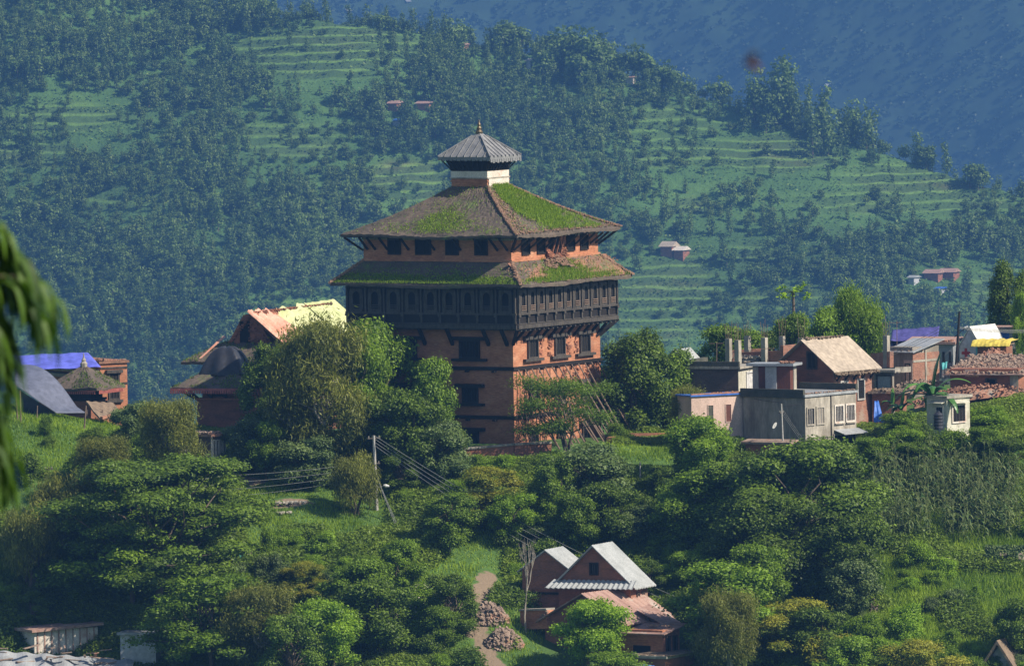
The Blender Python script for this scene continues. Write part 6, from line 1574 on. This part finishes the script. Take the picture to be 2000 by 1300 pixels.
# meadow shrubs
P_('bush1', 92, 806, -.5, 34, 'small round shrub alone on the left meadow below the grey tent', G1, 'shrub')
P_('bush3', 95, 845, -2.2, 30, 'low dark shrub on the left meadow below the round one', G1, 'shrub')
P_('bush3', 178, 830, -.8, 50, 'dark low shrub on the left meadow edge', G1, 'shrub')
# white-flowered shrubs
fl = MB(); rg = random.Random(5)
def flowers(px, y, top, w_, label, n=70, col='tent'):
    o = P_('bush1', px, top, y, w_, label, 'white-flowered shrubs', 'shrub'); mb = MB(); rg = random.Random(px)
    for i in range(n):
        a, b = rg.uniform(0, 6.28), rg.uniform(.1, 1.3); r = Vector((math.cos(a) * math.cos(b) * 1.45, math.sin(a) * math.cos(b) * 1.45, .5 + 1.9 * math.sin(b))); d = Vector((rg.uniform(-1, 1), rg.uniform(-1, 1), .3)).normalized() * .06
        mb.bar(r - d, r + d, .10, .03)
    mb.build('blossoms', M['white'], o)
for px, y, top, w_ in ((815, -19, 1130, 90), (790, -20, 1165, 90), (845, -21, 1160, 80)): flowers(px, y, top, w_, 'green shrub dotted with white blossoms on the slope below the leaning pole', 45)
# ---- grass and weeds as masses
def ground_pts(n, boxes, seed, thin=None):
    """random ground spots whose picture position falls inside one of the boxes"""
    rg = np.random.default_rng(seed); out = []
    for (a, b, c, d, dens) in boxes:
        k = int(n * dens * (c - a) * (d - b) / 1e5)
        px = rg.uniform(a - 10, c + 10, k * 3); y = rg.uniform(-31, 12, k * 3)
        X = CAM.x + (px - 1000) / FPX * (y + 600) ; Z = gz(X, y)
        qx, qy = projn(X, y, Z); ok = (qx > a) & (qx < c) & (qy > b) & (qy < d)
        P = np.c_[X, y, Z][ok]; out.append(P[:k * 2])
    return np.concatenate(out)
MEAD = [(-10, 790, 250, 950, 1.2), (480, 925, 760, 1075, 1.2), (820, 1030, 985, 1160, 1.3), (870, 1150, 1060, 1310, .7), (1180, 868, 1345, 960, 1.2), (1650, 1000, 1850, 1310, 1.1), (0, 930, 240, 1010, .8), (1330, 865, 2010, 940, .5), (1850,1040,2010,1310,.8)]
gp = ground_pts(30000, MEAD, 5)
hv = vnoise(gp[:, 0], gp[:, 1], 1.3, 77); nf = near_field(gp[:, 0], gp[:, 1]); gp = gp[nf < .35]; hv = hv[nf < .35]
tag(blades('grass', gp, .10 + .34 * hv ** 2 + .25 * (gp[:, 0] > 18), .03, M['grass'], None, .35, 6, tint=.25 + .6 * vnoise(gp[:, 0], gp[:, 1], 2.2, 78)), 'meadow grass growing over the open parts of the slope', 'grass', kind='stuff')
wp = ground_pts(26000, [(-20, 780, 2020, 1310, 1.0)], 9)
dens = vnoise(wp[:, 0], wp[:, 1], 2.4, 31); qx, qy = projn(wp[:, 0], wp[:, 1], wp[:, 2])
mead = np.zeros(len(wp), bool)
for a, b, c, d, _ in MEAD: mead |= (qx > a) & (qx < c) & (qy > b) & (qy < d)
farm = (qx > 1010) & (qx < 1345) & (qy > 1190)
keep = (near_field(wp[:, 0], wp[:, 1]) < .3) & (~mead | (dens > .68)) & ~farm & ~((qx < 255) & (qy < 965)) & ~((qx > 860) & (qx < 1200) & (qy < 905)) & ~((wp[:, 1] > -1.2) & (qx > 700) & (qx < 1190)); wp = wp[keep]; dens = dens[keep]
rgn = np.random.default_rng(4); n0 = len(wp); rep = 3
cc = np.repeat(wp, rep, 0) + rgn.normal(0, 1, (n0 * rep, 3)) * (.14, .14, 0); hh = np.repeat(.15 + .75 * dens ** 1.5, rep)
cc[:, 2] += hh * rgn.random(len(cc))
V, F, T = leaves(rgn, cc, np.tile([0, -.2, 1.], (len(cc), 1)), .10, .45, .7, .2, tint=np.clip(np.repeat(vnoise(wp[:, 0], wp[:, 1], 3.1, 35), rep) * .6 + rgn.random(len(cc)) * .45, 0, 1))
tag(link('undergrowth', fast_mesh('undergrowth', V, F, T), M['weeds']), 'leafy weeds and creepers covering the slope between trees', 'undergrowth', kind='stuff')
# creepers on the stone wall
rgn = np.random.default_rng(8); pts = []
for i in range(2600):
    px = rgn.uniform(1925, 2010); py = 1065 + rgn.uniform(0, 85); kp = (abs(px - 1978) < 9) or px < 1950 or (py < 1078); 
    if kp or rgn.random() < .08: pts.append(tuple(at(px, py, -14.55)))
V, F, T = leaves(rgn, np.array(pts), np.tile([0, -1., .2], (len(pts), 1)), .12, .7, .4, .1); tag(link('creeper', fast_mesh('creeper', V, F, T), M['leaf_grey']), 'green creepers hanging over the stone retaining wall', 'creeper', kind='stuff')

# ================================================================== trees of the far hillside
def hill_proto(seed, H, W, n, size, col):
    rg = np.random.default_rng(seed); lobes = []
    nl = 9 if col else 12
    for i in range(nl):
        z = (i + .5) / nl * .85 + .12 if col else rg.uniform(.3, .9); t = rg.uniform(0, 6.28)
        rr = W * (.16 if col else .30) * rg.uniform(.3, 1.1); r = W * (rg.uniform(.26, .38) if col else rg.uniform(.16, .26))
        lobes.append((rr * math.cos(t), rr * math.sin(t), z * H, r, r, r * (1.3 if col else .8)))
    c, d, ti = crown_points(rg, lobes, n, 5, .3, .4); V, F, ti = leaves(rg, c, d, size, .75, .5, .3, tint=ti)
    return V, F, ti, H, W
HP = [hill_proto(201, 8, 4.4, 420, .34, True), hill_proto(202, 9, 3.0, 360, .33, True), hill_proto(203, 6, 6.0, 480, .36, False), hill_proto(204, 7.5, 6.5, 540, .37, False), hill_proto(205, 4.5, 5, 340, .35, False), hill_proto(206, 10, 4.0, 460, .34, True)]
HM = []
for i, (V, F, T, H, W) in enumerate(HP):
    me_ = fast_mesh('hill_tree_crown', V, F, T); me_.materials.append(M['leaf_hill']); HM.append(me_)
tk = MB().tube([(0, 0, -1), (.1, 0, 2.5), (0, .1, 5)], [.22, .16, .08], 5); TKM = bpy.data.meshes.new('hill_tree_trunk'); TKM.from_pydata(tk.v, [], tk.f); TKM.update(); TKM.materials.append(M['bark'])
rgn = np.random.default_rng(51); cand = []
X = rgn.uniform(-235, 235, 88000); Y = rgn.uniform(2010, 2420, 88000); Z = hz(X, Y); ok = Y < cy_of(X) + 6
X, Y, Z = X[ok], Y[ok], Z[ok]; qx, qy = projn(X, Y, Z); ok = (qx > -620) & (qx < 2620) & (qy > -60) & (qy < 900); X, Y, Z, qx, qy = X[ok], Y[ok], Z[ok], qx[ok], qy[ok]
for hx_, hy_, hw_ in ((1300, 500, 34), (1326, 504, 30), (1816, 548, 36), (1848, 546, 36), (1779, 552, 18), (1832, 572, 16), (765, 214, 22), (824, 212, 30), (775, 245, 18), (1032, 128, 12), (1229, 160, 14), (895, 100, 14)):
    ok = ~((np.abs(qx - hx_) < hw_ * .8) & (qy > hy_ - 8) & (qy < hy_ + 34)); X, Y, Z, qx, qy = X[ok], Y[ok], Z[ok], qx[ok], qy[ok]
fd = np.maximum(hfield(X, Y), .75 * np.maximum(hfield(X, Y + 6), hfield(X, Y + 11))); dn = vnoise(X, Y * .7, 26, 61) * .6 + vnoise(X, Y, 9, 62) * .4
# woods: dense at the left and on the lower slope, thinner on the sunny right
wood = np.clip(1.15 - (qx - 600) / 2300, 1.0 * .74, 1.0)
pr = np.clip((dn - .30) * 3.2, .12, 1) * wood * (1 - .90 * np.clip(fd * 1.25, 0, 1)); kp = rgn.random(len(X)) < pr
idx = np.nonzero(kp)[0]; grid = {}; sel = []
for i in idx:
    k_ = (int(X[i] // 2.0), int(Y[i] // 2.6))
    if k_ in grid: continue
    grid[k_] = 1; sel.append(i)
    if len(sel) >= 9500: break
def kind_of(i):
    colz = vnoise(X[i:i + 1], Y[i:i + 1], 40, 66)[0]
    return int(rgn.choice(6, p=[.22, .2, .2, .12, .16, .10] if colz > .42 else [.1, .08, .3, .22, .26, .04]))
T_ = [(i, kind_of(i), float(rgn.uniform(.28, .78) * (1 - .35 * fd[i]) * (.75 + .6 * vnoise(X[i:i+1], Y[i:i+1], 15, 67)[0]))) for i in sel]
# the clumps that stand out on the skyline
def sky_clump(px, py, n, spread, size, kinds):
    yb = 2100.0
    while True:
        p = at(px, py, yb)
        if float(hz(np.array([p.x]), np.array([p.y]))[0]) >= p.z or yb > 2500: break
        yb += 1
    out = []
    for _ in range(n):
        x = p.x + rgn.normal(0, spread); y = min(yb + rgn.normal(0, spread * .7), float(cy_of(x)) + 2); out.append((x, y, int(rgn.choice(kinds)), size * rgn.uniform(.75, 1.2)))
    return out
BIGT = sky_clump(1130, 150, 12, 5.5, 1.5, [3, 2]) + sky_clump(1175, 160, 9, 4.0, 1.3, [3, 2, 5]) + sky_clump(1525, 245, 12, 5, 1.35, [3, 5, 0]) + sky_clump(1480, 240, 6, 4, .9, [2, 3]) + sky_clump(1620, 280, 11, 6, 1.1, [5, 0, 1]) + \
    sky_clump(1010, 112, 8, 6, 1.1, [3, 2]) + sky_clump(880, 92, 6, 5, .9, [2, 3]) + sky_clump(1275, 165, 5, 2.5, 1.0, [3]) + sky_clump(1358, 172, 1, .1, 1.0, [3]) + sky_clump(1790, 330, 4, 3, .8, [2, 3]) + sky_clump(1915, 372, 4, 3, .9, [2, 3]) + \
    sky_clump(1730, 300, 3, 2, .8, [5]) + sky_clump(745, 58, 2, 2, .6, [2]) + sky_clump(405, 8, 1, .1, 1.2, [5])
inst = []
for x, y, kd, s_ in BIGT: inst.append((x, y, float(hz(np.array([x]), np.array([y]))[0]), kd, s_, 99))
for i, kd, s_ in T_: inst.append((float(X[i]), float(Y[i]), float(Z[i]), kd, s_, HP[kd][3] * HP[kd][4] * s_ * s_ * (2700 / (Y[i] + 600)) ** 2 * (-1 if not (-10 < qx[i] < 2010 and -20 < qy[i] < 830) else 1) ))
inst.sort(key=lambda q: -q[5])
KN = {0: 'columnar', 1: 'columnar', 5: 'columnar', 2: 'spreading', 3: 'spreading', 4: 'bushy'}
def zone(x, y, z):
    px, py = proj((x, y, z)); return px
for (x, y, z, kd, s_, _) in inst[:290]:
    o = bpy.data.objects.new('hillside_tree', None); C.objects.link(o); o.location = (x, y, z - .3); o.scale = (s_, s_, s_); o.rotation_euler = (0, 0, float(rgn.uniform(0, 6.28)))
    c = bpy.data.objects.new('crown', HM[kd]); C.objects.link(c); c.parent = o
    t = bpy.data.objects.new('trunk', TKM); C.objects.link(t); t.parent = o
    px = zone(x, y, z); zn = 'left of the palace' if px < 650 else ('behind and above the palace' if px < 1240 else 'right of the palace')
    lb = f'{KN[kd]} hazy tree on the far hillside {zn}'; tag(o, lb, 'tree', f'{KN[kd]} trees on the far hillside {zn}')
rest = inst[290:]; VV, FF, TT = [], [], []; off = 0
for (x, y, z, kd, s_, _) in rest:
    V, F, T, H, W = HP[kd]; a = float(rgn.uniform(0, 6.28)); ca_, sa_ = math.cos(a), math.sin(a)
    Vn = V.copy(); Vn[:, 0], Vn[:, 1] = (V[:, 0] * ca_ - V[:, 1] * sa_) * s_, (V[:, 0] * sa_ + V[:, 1] * ca_) * s_; Vn[:, 2] = V[:, 2] * s_ * rgn.uniform(.75, 1.3)
    # thin out the leaves of the small far trees
    VV.append(Vn + (x, y, z - .3)); FF.append(F + off); off += len(V); TT.append(np.clip(T * .8 + rgn.uniform(-.2, .25) + .5 * (float(vnoise(x, y, 22, 68)) - .45), 0, 1))
if rest: tag(link('hillside_forest', fast_mesh('hillside_forest', np.concatenate(VV), np.concatenate(FF), np.concatenate(TT)), M['leaf_hill']), 'hazy woodland covering the far hillside', 'forest', kind='stuff')
rgn = np.random.default_rng(91); X = rgn.uniform(-220, 220, 340000); Y = rgn.uniform(2020, 2420, 340000); X, Y = X[Y < cy_of(X)], Y[Y < cy_of(X)]
f_ = hfield(X, Y); dn_ = vnoise(X, Y, 7, 92) * .6 + vnoise(X, Y, 2.5, 93) * .4; ph_ = (hz0(X, Y) + (vnoise(X, Y, 38, 12) - .5) * 3.2) / 2.3; ph_ = ph_ - np.floor(ph_); rz_ = (ph_ > .55) & (ph_ < .95); kp = (rgn.random(len(X)) < np.where(rz_, .75, .16)) & (dn_ > np.where(rz_, .30, .42)); X, Y, f_, rz_ = X[kp], Y[kp], f_[kp], rz_[kp]; Z = hz(X, Y)
V, F, T = leaves(rgn, np.c_[X, Y, Z + .25 + np.where(rz_, 1.1, .4) * rgn.random(len(X))], np.tile([0, -.3, 1.], (len(X), 1)), .38, .7, .5, .2, tint=np.clip(vnoise(X, Y, 11, 94) * .7 + .5 * rgn.random(len(X)) + np.where(rz_, -.35, .25), 0, 1))
tag(link('hillside_crops', fast_mesh('hillside_crops', V, F, T), M['leaf_hill']), 'crops and scrub on the terraces of the far hillside', 'crops', kind='stuff')
# woodland texture of the far mountain
rgn = np.random.default_rng(71); X = rgn.uniform(-520, 640, 52000); Y = rgn.uniform(5150, 6500, 52000); Z = mz(X, Y); qx, qy = projn(X, Y, Z)
ok = (qx > 200) & (qx < 2700) & (qy > -60) & (qy < 470) & (vnoise(X, Y, 60, 81) * .6 + vnoise(X, Y, 20, 82) * .4 > .24); X, Y, Z = X[ok], Y[ok], Z[ok]; VV, FF, TT = [], [], []; off = 0
MP = hill_proto(301, 7, 8, 34, 1.5, False)
for x, y, z in zip(X, Y, Z):
    V, F, T, H, W = MP; s_ = rgn.uniform(.35, .8); a = rgn.uniform(0, 6.28); Vn = V.copy(); Vn[:, 0], Vn[:, 1] = (V[:, 0] * math.cos(a) - V[:, 1] * math.sin(a)) * s_, (V[:, 0] * math.sin(a) + V[:, 1] * math.cos(a)) * s_; Vn[:, 2] = V[:, 2] * s_
    VV.append(Vn + (x, y, z - 1)); FF.append(F + off); off += len(V); TT.append(np.clip(T + rgn.uniform(-.3, .3), 0, 1))
tag(link('mountain_forest', fast_mesh('mountain_forest', np.concatenate(VV), np.concatenate(FF), np.concatenate(TT)), M['leaf_mountain']), 'misty forest on the far mountain', 'forest', kind='stuff')

# ================================================================== the hanging branch close to the camera, at the left
rg = random.Random(61); YB = -568.0; kb = kpm(YB)
tx = at(-900, 700, YB); zb = g1(tx.x, YB)
nb = root('near_tree', (tx.x, YB, zb), 'out-of-focus drooping leafy branch close to the camera at the left edge', 'tree'); N0 = nb.location
forks = at(-500, 380, YB) - N0
mb = MB().tube([(0, 0, -.5), (.05, 0, (at(-900, 700, YB).z - zb) * .6), forks * .97], [.16, .12, .05], 8); mb.build('trunk', M['bark'], nb)
mb = MB(); twigs = []
def twig(pts, r=.008): mb.tube(pts, [r * (1 - .7 * i / (len(pts) - 1)) for i in range(len(pts))], 5); twigs.append(pts)
for (x0, y0, x1, y1, x2, y2) in ((-120, 440, -20, 420, 40, 520), (-120, 480, 0, 470, 60, 560), (-120, 520, 20, 500, 105, 590), (-100, 540, 30, 540, 90, 640), (-120, 600, -20, 620, 10, 760), (-120, 700, -30, 760, 15, 880), (-150, 460, -60, 500, -10, 640), (-100, 500, -20, 560, 20, 700), (-130, 780, -40, 830, 8, 930)):
    dy = rg.uniform(-.15, .15); pts = [forks * .97] + [at(a, b, YB + dy) - N0 for a, b in ((x0, y0), (x1, y1), (x2, y2))]; twig(pts)
mb.build('twigs', M['bark'], nb)
lv = MB()
def droop_leaf(p, L_, w_, a, tip):
    d = Vector((math.cos(a), math.sin(a) * .6, .15)); s_ = Vector((-math.sin(a), math.cos(a), .3)).normalized() * w_; n = 6; vs = []
    for i in range(n + 1):
        t = i / n; c = p + d * L_ * .5 * math.sin(t * 1.5) * tip + Vector((0, 0, -L_ * (t ** 1.5)))
        ww = math.sin(math.pi * (.06 + .94 * t)) ** .7; vs += [c + s_ * ww, c - s_ * ww]
    lv.add(vs, [(2 * i, 2 * i + 2, 2 * i + 3, 2 * i + 1) for i in range(n)])
for pts in twigs:
    a, b, c = pts[1], pts[2], pts[3]
    for i in range(95):
        t = rg.random(); p = a.lerp(b, t * 2) if t < .5 else b.lerp(c, t * 2 - 1)
        droop_leaf(p + Vector((rg.uniform(-.02, .02), rg.uniform(-.05, .05), rg.uniform(-.02, .02))), rg.uniform(.08, .17), rg.uniform(.007, .013), rg.uniform(-1.2, 1.2) if rg.random() < .7 else rg.uniform(0, 6.28), rg.uniform(.3, 1))
lo_ = lv.build('foliage', M['leaf_near'], nb); a_ = lo_.data.attributes.new('tint', 'FLOAT', 'FACE'); a_.data.foreach_set('value', np.random.default_rng(3).random(len(lo_.data.polygons) // 6).repeat(6)[:len(lo_.data.polygons)])
# ------------------------------------------------------------------ the air
hb = MB().box(-3200, 3200, -780, 7700, -480, CAM.z + 22)
hm = bpy.data.materials.new('blue_air'); hm.use_nodes = True; hn = hm.node_tree; hn.nodes.clear()
ho = hn.nodes.new('ShaderNodeOutputMaterial'); pv = hn.nodes.new('ShaderNodeVolumePrincipled')
pv.inputs['Color'].default_value = (0.12, 0.29, 0.62, 1); pv.inputs['Density'].default_value = 0.000155
pv.inputs['Anisotropy'].default_value = 0.2
hn.links.new(pv.outputs[0], ho.inputs['Volume'])
hz_o = hb.build('haze', hm); hz_o['kind'] = 'stuff'
